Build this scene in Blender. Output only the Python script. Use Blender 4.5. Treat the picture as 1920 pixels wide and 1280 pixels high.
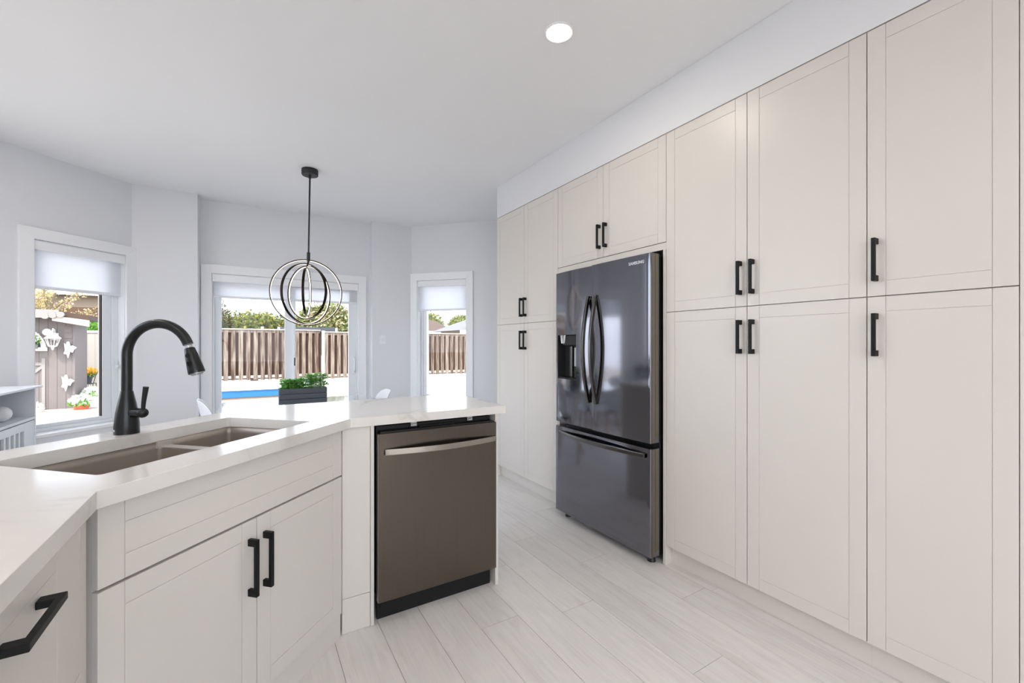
import bpy, bmesh, math, random
from mathutils import Vector, Matrix, noise
random.seed(7)
for o in list(bpy.data.objects): bpy.data.objects.remove(o, do_unlink=True)
SC = bpy.context.scene
COL = SC.collection
PI = math.pi
R = math.radians

# ------------------------------------------------------------------ camera
CAMZ = 1.245
YAW = math.atan(494 / 810)                 # view turned right from +Y (the run of the tall cabinets)
cam = bpy.data.cameras.new('camera')
cam.sensor_width = 36; cam.lens = 810 / 1920 * 36
cam.shift_y = 5 / 1920; cam.clip_start = 0.02; cam.clip_end = 300
camo = bpy.data.objects.new('camera', cam); COL.objects.link(camo)
camo.location = (0, 0, CAMZ); camo.rotation_euler = (PI / 2, 0, -YAW)
SC.camera = camo

# ------------------------------------------------------------------ world, sun, exposure
W = bpy.data.worlds.new('sky'); SC.world = W; W.use_nodes = True
nt = W.node_tree; nt.nodes.clear()
wo = nt.nodes.new('ShaderNodeOutputWorld'); bg = nt.nodes.new('ShaderNodeBackground')
sky = nt.nodes.new('ShaderNodeTexSky'); sky.sky_type = 'NISHITA'; sky.sun_disc = False
sky.sun_elevation = R(52); sky.sun_rotation = R(215); sky.air_density = 1.0; sky.dust_density = 3.0; sky.ozone_density = 1.0
haze = nt.nodes.new('ShaderNodeMix'); haze.data_type = 'RGBA'; haze.inputs[0].default_value = 0.55
nt.links.new(sky.outputs[0], haze.inputs[6]); haze.inputs[7].default_value = (8.2, 8.8, 9.8, 1)
nt.links.new(haze.outputs[2], bg.inputs[0]); bg.inputs[1].default_value = 0.62
nt.links.new(bg.outputs[0], wo.inputs[0])
sl = bpy.data.lights.new('sun', 'SUN'); sl.energy = 4.6; sl.angle = R(0.6); sl.color = (1.0, 0.94, 0.86)
so = bpy.data.objects.new('sun', sl); COL.objects.link(so)
so.rotation_euler = Vector((-.33, -.46, .80)).to_track_quat('Z', 'Y').to_euler()
SC.view_settings.view_transform = 'Standard'; SC.view_settings.look = 'None'
SC.view_settings.gamma = 1; SC.view_settings.use_curve_mapping = False
SC.view_settings.exposure = 0.05
LAMP_W = 3.4                              # watts of each recessed ceiling lamp
LAMP_C = (1.0, 0.89, 0.78)

# ------------------------------------------------------------------ materials
def lin(c):
    if isinstance(c, str):
        c = [int(c[i:i + 2], 16) / 255 for i in (0, 2, 4)]
    return tuple((x / 12.92 if x <= .04045 else ((x + .055) / 1.055) ** 2.4) for x in c) + (1,)
def mat(name, col, rough=.5, metal=0., bump=0., bscale=40., vary=0., vscale=6., spec=None, coat=0., aniso=0.):
    m = bpy.data.materials.new(name); m.use_nodes = True
    n = m.node_tree.nodes; l = m.node_tree.links; b = n['Principled BSDF']
    c = lin(col); b.inputs['Base Color'].default_value = c
    b.inputs['Roughness'].default_value = rough; b.inputs['Metallic'].default_value = metal
    if spec is not None: b.inputs['Specular IOR Level'].default_value = spec
    if coat: b.inputs['Coat Weight'].default_value = coat; b.inputs['Coat Roughness'].default_value = .08
    if vary or bump:
        tc = n.new('ShaderNodeTexCoord')
        if vary:
            nz = n.new('ShaderNodeTexNoise'); nz.inputs['Scale'].default_value = vscale; nz.inputs['Detail'].default_value = 5
            l.new(tc.outputs['Object'], nz.inputs['Vector'])
            mx = n.new('ShaderNodeMix'); mx.data_type = 'RGBA'
            mx.inputs[6].default_value = tuple(x * (1 - vary) for x in c[:3]) + (1,)
            mx.inputs[7].default_value = tuple(min(1, x * (1 + vary)) for x in c[:3]) + (1,)
            l.new(nz.outputs['Fac'], mx.inputs[0]); l.new(mx.outputs[2], b.inputs['Base Color'])
        if bump:
            nb = n.new('ShaderNodeTexNoise'); nb.inputs['Scale'].default_value = bscale; nb.inputs['Detail'].default_value = 4
            l.new(tc.outputs['Object'], nb.inputs['Vector'])
            bp = n.new('ShaderNodeBump'); bp.inputs['Strength'].default_value = bump; bp.inputs['Distance'].default_value = .002
            l.new(nb.outputs['Fac'], bp.inputs['Height']); l.new(bp.outputs[0], b.inputs['Normal'])
    return m
def brushed(name, col, rough, axis, streak=.12, vary=.15, metal=1.):
    """brushed metal: streaks run along one axis"""
    m = mat(name, col, rough, metal)
    n = m.node_tree.nodes; l = m.node_tree.links; b = n['Principled BSDF']; c = lin(col)
    tc = n.new('ShaderNodeTexCoord'); mp = n.new('ShaderNodeMapping')
    s = [160, 160, 160]; s[axis] = 1.2; mp.inputs['Scale'].default_value = s
    nz = n.new('ShaderNodeTexNoise'); nz.inputs['Scale'].default_value = 1.5; nz.inputs['Detail'].default_value = 3
    l.new(tc.outputs['Object'], mp.inputs['Vector']); l.new(mp.outputs[0], nz.inputs['Vector'])
    mr = n.new('ShaderNodeMapRange'); mr.inputs[3].default_value = max(0.02, rough - streak / 2); mr.inputs[4].default_value = rough + streak / 2
    l.new(nz.outputs['Fac'], mr.inputs[0]); l.new(mr.outputs[0], b.inputs['Roughness'])
    mx = n.new('ShaderNodeMix'); mx.data_type = 'RGBA'
    mx.inputs[6].default_value = tuple(x * (1 - vary) for x in c[:3]) + (1,); mx.inputs[7].default_value = tuple(x * (1 + vary) for x in c[:3]) + (1,)
    l.new(nz.outputs['Fac'], mx.inputs[0]); l.new(mx.outputs[2], b.inputs['Base Color'])
    return m
def emis(name, col, strength):
    m = bpy.data.materials.new(name); m.use_nodes = True
    b = m.node_tree.nodes['Principled BSDF']; b.inputs['Base Color'].default_value = (.8, .8, .8, 1)
    b.inputs['Emission Color'].default_value = lin(col); b.inputs['Emission Strength'].default_value = strength
    return m
def glass_mat(name, tint=(1, 1, 1), refl=1.0):
    m = bpy.data.materials.new(name); m.use_nodes = True
    n = m.node_tree.nodes; l = m.node_tree.links; n.clear()
    o = n.new('ShaderNodeOutputMaterial'); t = n.new('ShaderNodeBsdfTransparent'); t.inputs[0].default_value = tint + (1,)
    g = n.new('ShaderNodeBsdfGlossy'); g.inputs['Roughness'].default_value = .01
    f = n.new('ShaderNodeFresnel'); f.inputs[0].default_value = 1.35
    mul = n.new('ShaderNodeMath'); mul.operation = 'MULTIPLY'; mul.inputs[1].default_value = refl
    x = n.new('ShaderNodeMixShader'); l.new(f.outputs[0], mul.inputs[0]); l.new(mul.outputs[0], x.inputs[0])
    l.new(t.outputs[0], x.inputs[1]); l.new(g.outputs[0], x.inputs[2]); l.new(x.outputs[0], o.inputs[0])
    return m
def translucent(name, col, amount=.5):
    m = bpy.data.materials.new(name); m.use_nodes = True
    n = m.node_tree.nodes; l = m.node_tree.links; n.clear()
    o = n.new('ShaderNodeOutputMaterial'); d = n.new('ShaderNodeBsdfDiffuse'); t = n.new('ShaderNodeBsdfTranslucent')
    tc = n.new('ShaderNodeTexCoord'); nz = n.new('ShaderNodeTexNoise'); nz.inputs['Scale'].default_value = 300
    l.new(tc.outputs['Object'], nz.inputs['Vector'])
    bp = n.new('ShaderNodeBump'); bp.inputs['Strength'].default_value = .1; bp.inputs['Distance'].default_value = .001
    l.new(nz.outputs['Fac'], bp.inputs['Height']); l.new(bp.outputs[0], d.inputs['Normal'])
    d.inputs[0].default_value = lin(col); t.inputs[0].default_value = lin(col)
    x = n.new('ShaderNodeMixShader'); x.inputs[0].default_value = amount
    l.new(d.outputs[0], x.inputs[1]); l.new(t.outputs[0], x.inputs[2]); l.new(x.outputs[0], o.inputs[0])
    return m
def leafmat(name, cols, scale=3., trans=.35):
    m = bpy.data.materials.new(name); m.use_nodes = True
    n = m.node_tree.nodes; l = m.node_tree.links; b = n['Principled BSDF']
    g = n.new('ShaderNodeNewGeometry'); cr = n.new('ShaderNodeValToRGB')
    cr.color_ramp.elements.remove(cr.color_ramp.elements[0])
    cr.color_ramp.elements[0].position = 0; cr.color_ramp.elements[0].color = lin(cols[0])
    for i, c in enumerate(cols[1:]):
        e = cr.color_ramp.elements.new((i + 1) / (len(cols) - 1)); e.color = lin(c)
    l.new(g.outputs['Random Per Island'], cr.inputs[0]); l.new(cr.outputs[0], b.inputs['Base Color'])
    b.inputs['Roughness'].default_value = .55
    t = n.new('ShaderNodeBsdfTranslucent'); l.new(cr.outputs[0], t.inputs[0])
    x = n.new('ShaderNodeMixShader'); x.inputs[0].default_value = trans
    l.new(b.outputs[0], x.inputs[1]); l.new(t.outputs[0], x.inputs[2]); l.new(x.outputs[0], n['Material Output'].inputs[0])
    return m

M = {}
M['wall'] = mat('wall_paint', 'E4E5E8', .65, bump=.05, bscale=220)
M['ceiling'] = mat('ceiling_paint', 'F3F3F4', .8, bump=.05, bscale=180)
M['trim'] = mat('trim_white', 'F3F4F6', .38, bump=.02, bscale=30)
M['vinyl'] = mat('vinyl_white', 'EDF0F4', .35, bump=.01)
M['cab'] = mat('cabinet_white', 'DAD5CE', .34, bump=.02, bscale=60)
M['black'] = mat('matte_black', '0E0F10', .5, metal=0, spec=.3, bump=.03, bscale=200)
M['blackgloss'] = mat('black_plastic', '0C0C0D', .25, bump=.02)
M['darkgap'] = mat('dark_cavity', '121212', .6, bump=.02)
M['fridge'] = brushed('black_stainless_fridge', '828289', .09, 2, streak=.03, vary=.04)
M['fridgeside'] = mat('fridge_side_metal', '8A8378', .32, 1., bump=.02)
M['fhandle'] = brushed('black_stainless_handle', '6E6B68', .2, 2, streak=.05, vary=.05)
M['fridgebody'] = mat('fridge_cabinet_dark', '1A1B1D', .45, bump=.04)
M['dw'] = brushed('dishwasher_steel', '6B635B', .22, 2, streak=.08, vary=.10)
M['dwhandle'] = brushed('dishwasher_handle_steel', 'A39C93', .25, 0, streak=.08, vary=.06)
M['dwside'] = mat('steel_edge', 'B4AFA8', .35, .9, bump=.02)
M['sink'] = brushed('sink_steel', 'A89F95', .42, 0, streak=.12, vary=.06, metal=.6)
M['chrome'] = mat('chrome', 'D8DADC', .08, 1., bump=.01)
M['bracket'] = mat('zinc_bracket', 'B0B2B4', .4, .8, bump=.02)
M['silver'] = mat('silver_lettering', 'D5D6D8', .3, .7, bump=.01)
M['faucet'] = mat('faucet_black', '2A2B2C', .3, metal=.55, bump=.01)
M['canopy'] = mat('pendant_black', '28292B', .45, metal=.3, bump=.02)
M['ring'] = brushed('pendant_bronze', '2E2621', .32, 2, vary=.1)
M['led'] = emis('led_strip', 'FFEFD9', 3.0)
M['lens'] = emis('lamp_lens', 'FFF6EA', 14.0)
M['blind'] = translucent('blind_fabric', 'F6F7FA', .60)
M['glass'] = glass_mat('window_glass', refl=.6)
M['tableglass'] = mat('table_glass', 'C9CCD0', .04, bump=.0, vary=.02, coat=1.)
M['tableleg'] = mat('table_leg_white', 'E4E4E4', .4, bump=.02)
M['chair'] = mat('chair_shell', 'F0F1F3', .3, bump=.01)
M['beech'] = mat('beech', 'C9A376', .5, vary=.15, vscale=20, bump=.05)
M['planter'] = mat('planter_charcoal', '4C5057', .6, bump=.15, bscale=60, vary=.08)
M['soil'] = mat('soil', '3A2C22', .95, bump=.5, bscale=90)
M['herb'] = leafmat('herb_leaf', ['4FA04A', '7CC860', 'A9DC78', '62B058', 'C4E487'])
M['darkleaf'] = leafmat('dark_leaf', ['4A3A22', '2E4A24', '5B5020'])
M['shelf'] = mat('side_cabinet_white', 'E8EBEF', .4, bump=.02)
M['greypanel'] = mat('side_cabinet_grey', 'AFB4BA', .4, bump=.02)
M['ball'] = mat('vase_white', 'F2F2F2', .35, bump=.01)
M['switch'] = mat('switch_white', 'EEF0F2', .3, bump=.01)
M['siding'] = mat('shed_siding', '6E6663', .75, bump=.25, bscale=40, vary=.08, vscale=9)
M['shedtrim'] = mat('shed_fascia', '85807B', .7, bump=.15, vary=.06)
M['shingle'] = mat('roof_shingle', '48372C', .9, bump=.6, bscale=60, vary=.35, vscale=14)
M['roofpale'] = mat('roof_pale', '5F5F60', .85, bump=.3, bscale=40, vary=.2, vscale=9)
M['stucco'] = mat('stucco', '8F7F6C', .9, bump=.3, bscale=60, vary=.12)
M['brick'] = mat('brown_wall', '57412F', .9, bump=.3, bscale=60, vary=.18, vscale=5)
M['white_out'] = mat('outdoor_white', 'D8D6D2', .5, bump=.08, vary=.03)
M['gate'] = mat('gate_boards_white', 'A39D94', .7, bump=.2, bscale=30, vary=.06)
M['bark'] = mat('bark', '7A6A5C', .9, bump=.6, bscale=30, vary=.25, vscale=12)
M['hedge'] = leafmat('hedge_leaf', ['34460F', '606E18', '85882A', '485C18', '9C8E34', '2D4212'])
M['hedge2'] = leafmat('shrub_leaf', ['2C4512', '54701C', 'D6C4AC', '6C8428', 'C2A67E', '3A5618'])
M['conifer'] = leafmat('conifer_leaf', ['343414', '504F20', '6A5E2A', '2A3312'])
M['branchleaf'] = leafmat('branch_leaf', ['C9B79A', 'A9A04A', 'D8B99A', '8E9A3E'])
M['poolblue'] = mat('pool_blue', '1F639C', .35, bump=.1, bscale=12, vary=.12, vscale=4)
M['poolrim'] = mat('pool_rim', 'D6DEE0', .4, bump=.05)
M['terracotta'] = mat('coral_pot', 'E0603F', .5, bump=.05)
M['pot'] = mat('pot_dark', '3C4046', .5, bump=.05)
M['yellow'] = leafmat('yellow_petal', ['F0B429', 'F7CF55', 'E89A1E', 'FBDD7A'])
M['whitepetal'] = leafmat('white_petal', ['F4F2EE', 'FFFFFF', 'E8E6E0', 'D5E0C8'])
M['greenleaf'] = leafmat('green_leaf', ['4C8A2C', '7FB53A', '3A6E28'])
M['bark_dark'] = mat('dark_brown_seal', '3A2B27', .7, bump=.05)
M['wire'] = mat('stand_wire', '6E665C', .6, .3, bump=.05)
M['shedglass'] = mat('shed_window_dark', '5A6670', .1, bump=.02)

def quartz():
    m = mat('quartz_worktop', 'DFDCD6', .13, coat=0)
    n = m.node_tree.nodes; l = m.node_tree.links; b = n['Principled BSDF']
    tc = n.new('ShaderNodeTexCoord')
    wv = n.new('ShaderNodeTexNoise'); wv.inputs['Scale'].default_value = 1.3; wv.inputs['Detail'].default_value = 7; wv.inputs['Distortion'].default_value = 1.1
    l.new(tc.outputs['Object'], wv.inputs['Vector'])
    cr = n.new('ShaderNodeValToRGB'); e = cr.color_ramp.elements
    e[0].position = .0; e[0].color = lin('DFDCD6'); e[1].position = 1; e[1].color = lin('DDDAD4')
    for p, c in ((.46, 'DFDCD6'), (.5, 'C4C0BA'), (.512, 'D8D5CF'), (.58, 'DFDCD6')):
        x = e.new(p); x.color = lin(c)
    l.new(wv.outputs['Fac'], cr.inputs[0])
    n2 = n.new('ShaderNodeTexNoise'); n2.inputs['Scale'].default_value = 2.2; n2.inputs['Detail'].default_value = 2
    l.new(tc.outputs['Object'], n2.inputs['Vector'])
    mx = n.new('ShaderNodeMix'); mx.data_type = 'RGBA'; mx.inputs[7].default_value = lin('E1DED9')
    mr = n.new('ShaderNodeMapRange'); mr.inputs[1].default_value = .35; mr.inputs[2].default_value = .6
    l.new(n2.outputs['Fac'], mr.inputs[0]); l.new(mr.outputs[0], mx.inputs[0])
    l.new(cr.outputs[0], mx.inputs[6]); l.new(mx.outputs[2], b.inputs['Base Color'])
    return m
M['quartz'] = quartz()
def planks():
    m = mat('pale_oak_planks', 'DAD6D0', .42)
    n = m.node_tree.nodes; l = m.node_tree.links; b = n['Principled BSDF']
    g = n.new('ShaderNodeNewGeometry'); tc = n.new('ShaderNodeTexCoord')
    ad = n.new('ShaderNodeVectorMath'); ad.operation = 'ADD'
    sc = n.new('ShaderNodeVectorMath'); sc.operation = 'SCALE'; sc.inputs[3].default_value = 37.0
    cb = n.new('ShaderNodeCombineXYZ'); l.new(g.outputs['Random Per Island'], cb.inputs[0]); l.new(g.outputs['Random Per Island'], cb.inputs[1])
    l.new(cb.outputs[0], sc.inputs[0]); l.new(tc.outputs['Object'], ad.inputs[0]); l.new(sc.outputs[0], ad.inputs[1])
    mp = n.new('ShaderNodeMapping'); mp.inputs['Scale'].default_value = (13, 1.8, 1); l.new(ad.outputs[0], mp.inputs['Vector'])
    nz = n.new('ShaderNodeTexNoise'); nz.inputs['Scale'].default_value = 1.6; nz.inputs['Detail'].default_value = 8; nz.inputs['Distortion'].default_value = 1.4
    l.new(mp.outputs[0], nz.inputs['Vector'])
    mp2 = n.new('ShaderNodeMapping'); mp2.inputs['Scale'].default_value = (120, 3, 1); l.new(ad.outputs[0], mp2.inputs['Vector'])
    n2 = n.new('ShaderNodeTexNoise'); n2.inputs['Scale'].default_value = 1; n2.inputs['Detail'].default_value = 3; l.new(mp2.outputs[0], n2.inputs['Vector'])
    cr = n.new('ShaderNodeValToRGB'); e = cr.color_ramp.elements
    e[0].position = .3; e[0].color = lin('DAD6D0'); e[1].position = .62; e[1].color = lin('E5E2DD')
    x = e.new(.47); x.color = lin('E1DEDA')
    l.new(nz.outputs['Fac'], cr.inputs[0])
    m2 = n.new('ShaderNodeMix'); m2.data_type = 'RGBA'; m2.blend_type = 'MULTIPLY'; m2.inputs[0].default_value = .5
    mr = n.new('ShaderNodeMapRange'); mr.inputs[1].default_value = .3; mr.inputs[2].default_value = .7; mr.inputs[3].default_value = .90; mr.inputs[4].default_value = 1.03
    l.new(n2.outputs['Fac'], mr.inputs[0]); l.new(cr.outputs[0], m2.inputs[6]); l.new(mr.outputs[0], m2.inputs[7])
    m3 = n.new('ShaderNodeMix'); m3.data_type = 'RGBA'; m3.blend_type = 'MULTIPLY'; m3.inputs[0].default_value = 1
    mr2 = n.new('ShaderNodeMapRange'); mr2.inputs[3].default_value = .95; mr2.inputs[4].default_value = 1.03
    l.new(g.outputs['Random Per Island'], mr2.inputs[0]); l.new(m2.outputs[2], m3.inputs[6]); l.new(mr2.outputs[0], m3.inputs[7])
    l.new(m3.outputs[2], b.inputs['Base Color'])
    bp = n.new('ShaderNodeBump'); bp.inputs['Strength'].default_value = .08; bp.inputs['Distance'].default_value = .001
    l.new(n2.outputs['Fac'], bp.inputs['Height']); l.new(bp.outputs[0], b.inputs['Normal'])
    return m
M['planks'] = planks()
def fence_wood():
    m = mat('weathered_fence_wood', 'A08B7A', .9)
    n = m.node_tree.nodes; l = m.node_tree.links; b = n['Principled BSDF']
    g = n.new('ShaderNodeNewGeometry'); tc = n.new('ShaderNodeTexCoord')
    ad = n.new('ShaderNodeVectorMath'); ad.operation = 'ADD'; sc = n.new('ShaderNodeVectorMath'); sc.operation = 'SCALE'; sc.inputs[3].default_value = 61.
    cb = n.new('ShaderNodeCombineXYZ'); l.new(g.outputs['Random Per Island'], cb.inputs[0]); l.new(g.outputs['Random Per Island'], cb.inputs[2])
    l.new(cb.outputs[0], sc.inputs[0]); l.new(tc.outputs['Object'], ad.inputs[0]); l.new(sc.outputs[0], ad.inputs[1])
    mp = n.new('ShaderNodeMapping'); mp.inputs['Scale'].default_value = (22, 22, 1.6); l.new(ad.outputs[0], mp.inputs['Vector'])
    nz = n.new('ShaderNodeTexNoise'); nz.inputs['Scale'].default_value = 1; nz.inputs['Detail'].default_value = 7; l.new(mp.outputs[0], nz.inputs['Vector'])
    mxf = n.new('ShaderNodeMath'); mxf.operation = 'MULTIPLY_ADD'; mxf.inputs[1].default_value = .16; l.new(g.outputs['Random Per Island'], mxf.inputs[0]); 
    sb = n.new('ShaderNodeMath'); sb.operation = 'SUBTRACT'; sb.inputs[1].default_value = .06; l.new(nz.outputs['Fac'], sb.inputs[0]); l.new(sb.outputs[0], mxf.inputs[2])
    cr = n.new('ShaderNodeValToRGB'); e = cr.color_ramp.elements
    e[0].position = .30; e[0].color = lin('382920'); e[1].position = .74; e[1].color = lin('857A6E')
    for p, c in ((.42, '4F3D31'), (.52, '67594E'), (.6, '75685C')):
        x = e.new(p); x.color = lin(c)
    l.new(mxf.outputs[0], cr.inputs[0]); l.new(cr.outputs[0], b.inputs['Base Color'])
    return m
M['fence'] = fence_wood()
M['fence_rear_shaded'] = mat('rear_board_wood_shaded', '3E2A1E', .95, bump=.3, bscale=25, vary=.45, vscale=9)  # browner rear boards, darkened to paint in the shade between the front boards
def concrete():
    m = mat('patio_concrete', '9C968C', .85, bump=.2, bscale=20, vary=.08, vscale=1.2); return m
M['patio'] = concrete()

# ------------------------------------------------------------------ geometry helpers
def frame(x, y, z=0, deg=0): return Matrix.Translation((x, y, z)) @ Matrix.Rotation(R(deg), 4, 'Z')
def box(bm, x0, x1, y0, y1, z0, z1, mtx=None):
    r = bmesh.ops.create_cube(bm, size=1)
    T = Matrix.Translation(((x0 + x1) / 2, (y0 + y1) / 2, (z0 + z1) / 2)) @ Matrix.Diagonal((abs(x1 - x0), abs(y1 - y0), abs(z1 - z0), 1))
    if mtx is not None: T = mtx @ T
    bmesh.ops.transform(bm, matrix=T, verts=r['verts']); return r['verts']
def cyl(bm, p0, p1, r0, r1=None, seg=24, cap=True):
    p0 = Vector(p0); p1 = Vector(p1); r1 = r0 if r1 is None else r1; d = p1 - p0
    q = d.to_track_quat('Z', 'Y').to_matrix().to_4x4()
    r = bmesh.ops.create_cone(bm, cap_ends=cap, segments=seg, radius1=r0, radius2=r1, depth=d.length)
    bmesh.ops.transform(bm, matrix=Matrix.Translation((p0 + p1) / 2) @ q, verts=r['verts']); return r['verts']
def sphere(bm, c, r, sub=3, sc=(1, 1, 1)):
    x = bmesh.ops.create_icosphere(bm, subdivisions=sub, radius=r)
    bmesh.ops.transform(bm, matrix=Matrix.Translation(c) @ Matrix.Diagonal((*sc, 1)), verts=x['verts']); return x['verts']
def tube(bm, pts, rad, seg=20, closed=False, cap=True, flat=None):
    """sweep a circle (or flat=(w,h) rectangle-ish section) along pts"""
    pts = [Vector(p) for p in pts]; n = len(pts); rings = []; up = None
    for i, p in enumerate(pts):
        a = pts[(i - 1) % n] if (closed or i > 0) else p; b = pts[(i + 1) % n] if (closed or i < n - 1) else p
        t = (b - a).normalized()
        if up is None:
            up = Vector((0, 0, 1)) if abs(t.z) < .9 else Vector((1, 0, 0))
        s = t.cross(up).normalized(); up = s.cross(t).normalized()
        rr = rad[i] if isinstance(rad, (list, tuple)) else rad
        rings.append([bm.verts.new(p + s * math.cos(2 * PI * k / seg) * rr + up * math.sin(2 * PI * k / seg) * rr) for k in range(seg)])
    m = n if closed else n - 1
    for i in range(m):
        A = rings[i]; B = rings[(i + 1) % n]
        for k in range(seg): bm.faces.new((A[k], A[(k + 1) % seg], B[(k + 1) % seg], B[k]))
    if cap and not closed: bm.faces.new(rings[0][::-1]); bm.faces.new(rings[-1])
    return rings
def lathe(bm, prof, seg=40, mtx=None):
    rings = []
    for r, z in prof:
        rings.append([bm.verts.new((r * math.cos(2 * PI * k / seg), r * math.sin(2 * PI * k / seg), z)) for k in range(seg)])
    for i in range(len(rings) - 1):
        for k in range(seg): bm.faces.new((rings[i][k], rings[i][(k + 1) % seg], rings[i + 1][(k + 1) % seg], rings[i + 1][k]))
    if prof[0][0] > 1e-5: bm.faces.new(rings[0][::-1])
    if prof[-1][0] > 1e-5: bm.faces.new(rings[-1])
    if mtx is not None: bmesh.ops.transform(bm, matrix=mtx, verts=[v for r in rings for v in r])
def prism(bm, outline, a0, a1, axis='z', mtx=None):
    """extrude a closed 2D outline; axis z: (x,y), axis x: (y,z), axis y: (x,z)"""
    def P(u, v, w): return {'z': (u, v, w), 'x': (w, u, v), 'y': (u, w, v)}[axis]
    A = [bm.verts.new(P(u, v, a0)) for u, v in outline]; B = [bm.verts.new(P(u, v, a1)) for u, v in outline]
    n = len(A)
    for i in range(n): bm.faces.new((A[i], A[(i + 1) % n], B[(i + 1) % n], B[i]))
    bm.faces.new(A[::-1]); bm.faces.new(B)
    if mtx is not None: bmesh.ops.transform(bm, matrix=mtx, verts=A + B)
def link(name, bm, m, parent=None, bevel=0, smooth=False, seg=2, mtx=None):
    bmesh.ops.recalc_face_normals(bm, faces=bm.faces[:])
    me = bpy.data.meshes.new(name); bm.to_mesh(me); bm.free(); me.materials.append(m)
    o = bpy.data.objects.new(name, me); COL.objects.link(o)
    if parent is not None: o.parent = parent
    if mtx is not None: o.matrix_local = mtx
    if smooth:
        for p in me.polygons: p.use_smooth = True
        try: me.set_sharp_from_angle(angle=R(38))
        except Exception: pass
    if bevel:
        b = o.modifiers.new('bevel', 'BEVEL'); b.width = bevel; b.segments = seg; b.limit_method = 'ANGLE'; b.angle_limit = R(40)
        b.harden_normals = False
    return o
def bmn(): return bmesh.new()
def boxo(name, dims, m, parent=None, bevel=0, **k):
    bm = bmn(); box(bm, *dims); return link(name, bm, m, parent, bevel, **k)
def thing(name, label, cat, loc=(0, 0, 0), deg=0, group=None):
    o = bpy.data.objects.new(name, None); COL.objects.link(o); o.empty_display_size = .1
    o.location = loc; o.rotation_euler = (0, 0, R(deg)); return tag(o, label, cat, group)
def tag(o, label, cat, group=None, kind=None):
    o['label'] = label; o['category'] = cat
    if group: o['group'] = group
    if kind: o['kind'] = kind
    return o
def struct(o, label=None, cat=None):
    o['kind'] = 'structure'
    if label: o['label'] = label
    if cat: o['category'] = cat
    return o
def sempty(name, x, y, z, deg, label, cat):
    o = bpy.data.objects.new(name, None); COL.objects.link(o); o.location = (x, y, z); o.rotation_euler = (0, 0, R(deg))
    return struct(o, label, cat)
def copy_tree(o, parent=None):
    c = o.copy(); COL.objects.link(c)
    if parent is not None: c.parent = parent
    for ch in [x for x in bpy.data.objects if x.parent == o]: copy_tree(ch, c)
    return c

# ------------------------------------------------------------------ room shell
CEIL = 2.73
P0 = (-1.70, 4.48); P1 = (-.925, 5.255); P2 = (-.43, 5.262); P3 = (-.425, 5.44); P4 = (1.273, 5.474); P5 = (1.275, 5.335); P6 = (1.764, 5.33); P7 = (2.65, 4.361)
def wallseg(name, A, B, holes=(), t=.17, z1=CEIL, ext0=0, ext1=0, label=None):
    """wall from A to B, room on the viewer's side; holes are (x0,x1,z0,z1) in wall coordinates"""
    A = Vector(A); B = Vector(B); L = (B - A).length; ang = math.degrees(math.atan2(B.y - A.y, B.x - A.x))
    bm = bmn(); x = -ext0
    if holes:
        for (a, b, c, d) in holes:
            box(bm, x, a, 0, t, 0, z1)
            box(bm, a, b, 0, t, d, z1)
            if c > 0.001: box(bm, a, b, 0, t, 0, c)
            x = b
    box(bm, x, L + ext1, 0, t, 0, z1)
    o = link(name, bm, M['wall'], mtx=frame(A.x, A.y, 0, ang)); return struct(o, label, 'wall')
# left 45 degree wall: origin at its left end P0; s measured leftwards from P1
LL = math.hypot(P1[0] - P0[0], P1[1] - P0[1])
W1 = (LL - .70, LL - .057, .54, 2.055)
wallseg('wall_bay_left', P0, P1, [W1], ext0=.05)
wallseg('wall_back_left', P1, P2, ext0=.0, ext1=-.0)
DH = (.099, 1.567, .0, 1.98)
wallseg('wall_back', P3, P4, [DH], ext0=.17, ext1=.17)
wallseg('wall_return_left', P2, P3, t=.12, ext1=.0)
wallseg('wall_return_right', P4, P5, t=.12)
wallseg('wall_back_right', P5, P6)
W2 = (.082, .743, .54, 2.042)
wallseg('wall_bay_right', P6, P7, [W2])
W4 = (4.3, 6.5, 1.0, 2.6); W3 = (1.5, 4.3, .05, 2.5)  # openings for the unseen windows added for fill daylight
wallseg('wall_left', (-1.70, -2.2), (-1.70, 4.48), [W4])
wallseg('wall_right', (2.65, 4.37), (2.65, -2.2), t=.15)
wallseg('wall_rear', (2.8, -2.2), (-1.87, -2.2), [W3], t=.15)
struct(boxo('ceiling', (-2.2, 3.1, -2.5, 5.75, CEIL, CEIL + .25), M['ceiling']), None, 'ceiling')
# floor: real planks with hairline joints over a darker underlay
bm = bmn()
PW = .1875; XO = .307
known = {6: 2.314, 7: 1.896, 8: 1.371, 3: 1.680, 0: 2.3, 1: 2.3, 2: 2.5, 4: 2.1, 5: 1.59}
for k in range(-12, 14):
    x0 = XO + k * PW; j = known.get(k, random.uniform(0, 1.28))
    y = j - 1.278 * math.ceil((j + 2.3) / 1.278)
    while y < 5.7:
        box(bm, x0 + .0008, x0 + PW - .0008, y + .0008, y + 1.2772, -.012, 0); y += 1.278
fl = link('floor', bm, M['planks']); struct(fl, 'pale whitewashed oak plank floor', 'floor')
struct(boxo('floor_underlay', (-2.0, 2.9, -2.4, 5.6, -.3, -.0122), mat('underlay', '4E4842', .9, bump=.02)))
# bulkhead above the tall cabinets
CX = 2.01
struct(boxo('trim_1', (CX + .001, 2.645, -.4, 3.567, 2.436, CEIL - .001), M['wall']), 'white bulkhead above the tall cabinets', 'bulkhead')
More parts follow.
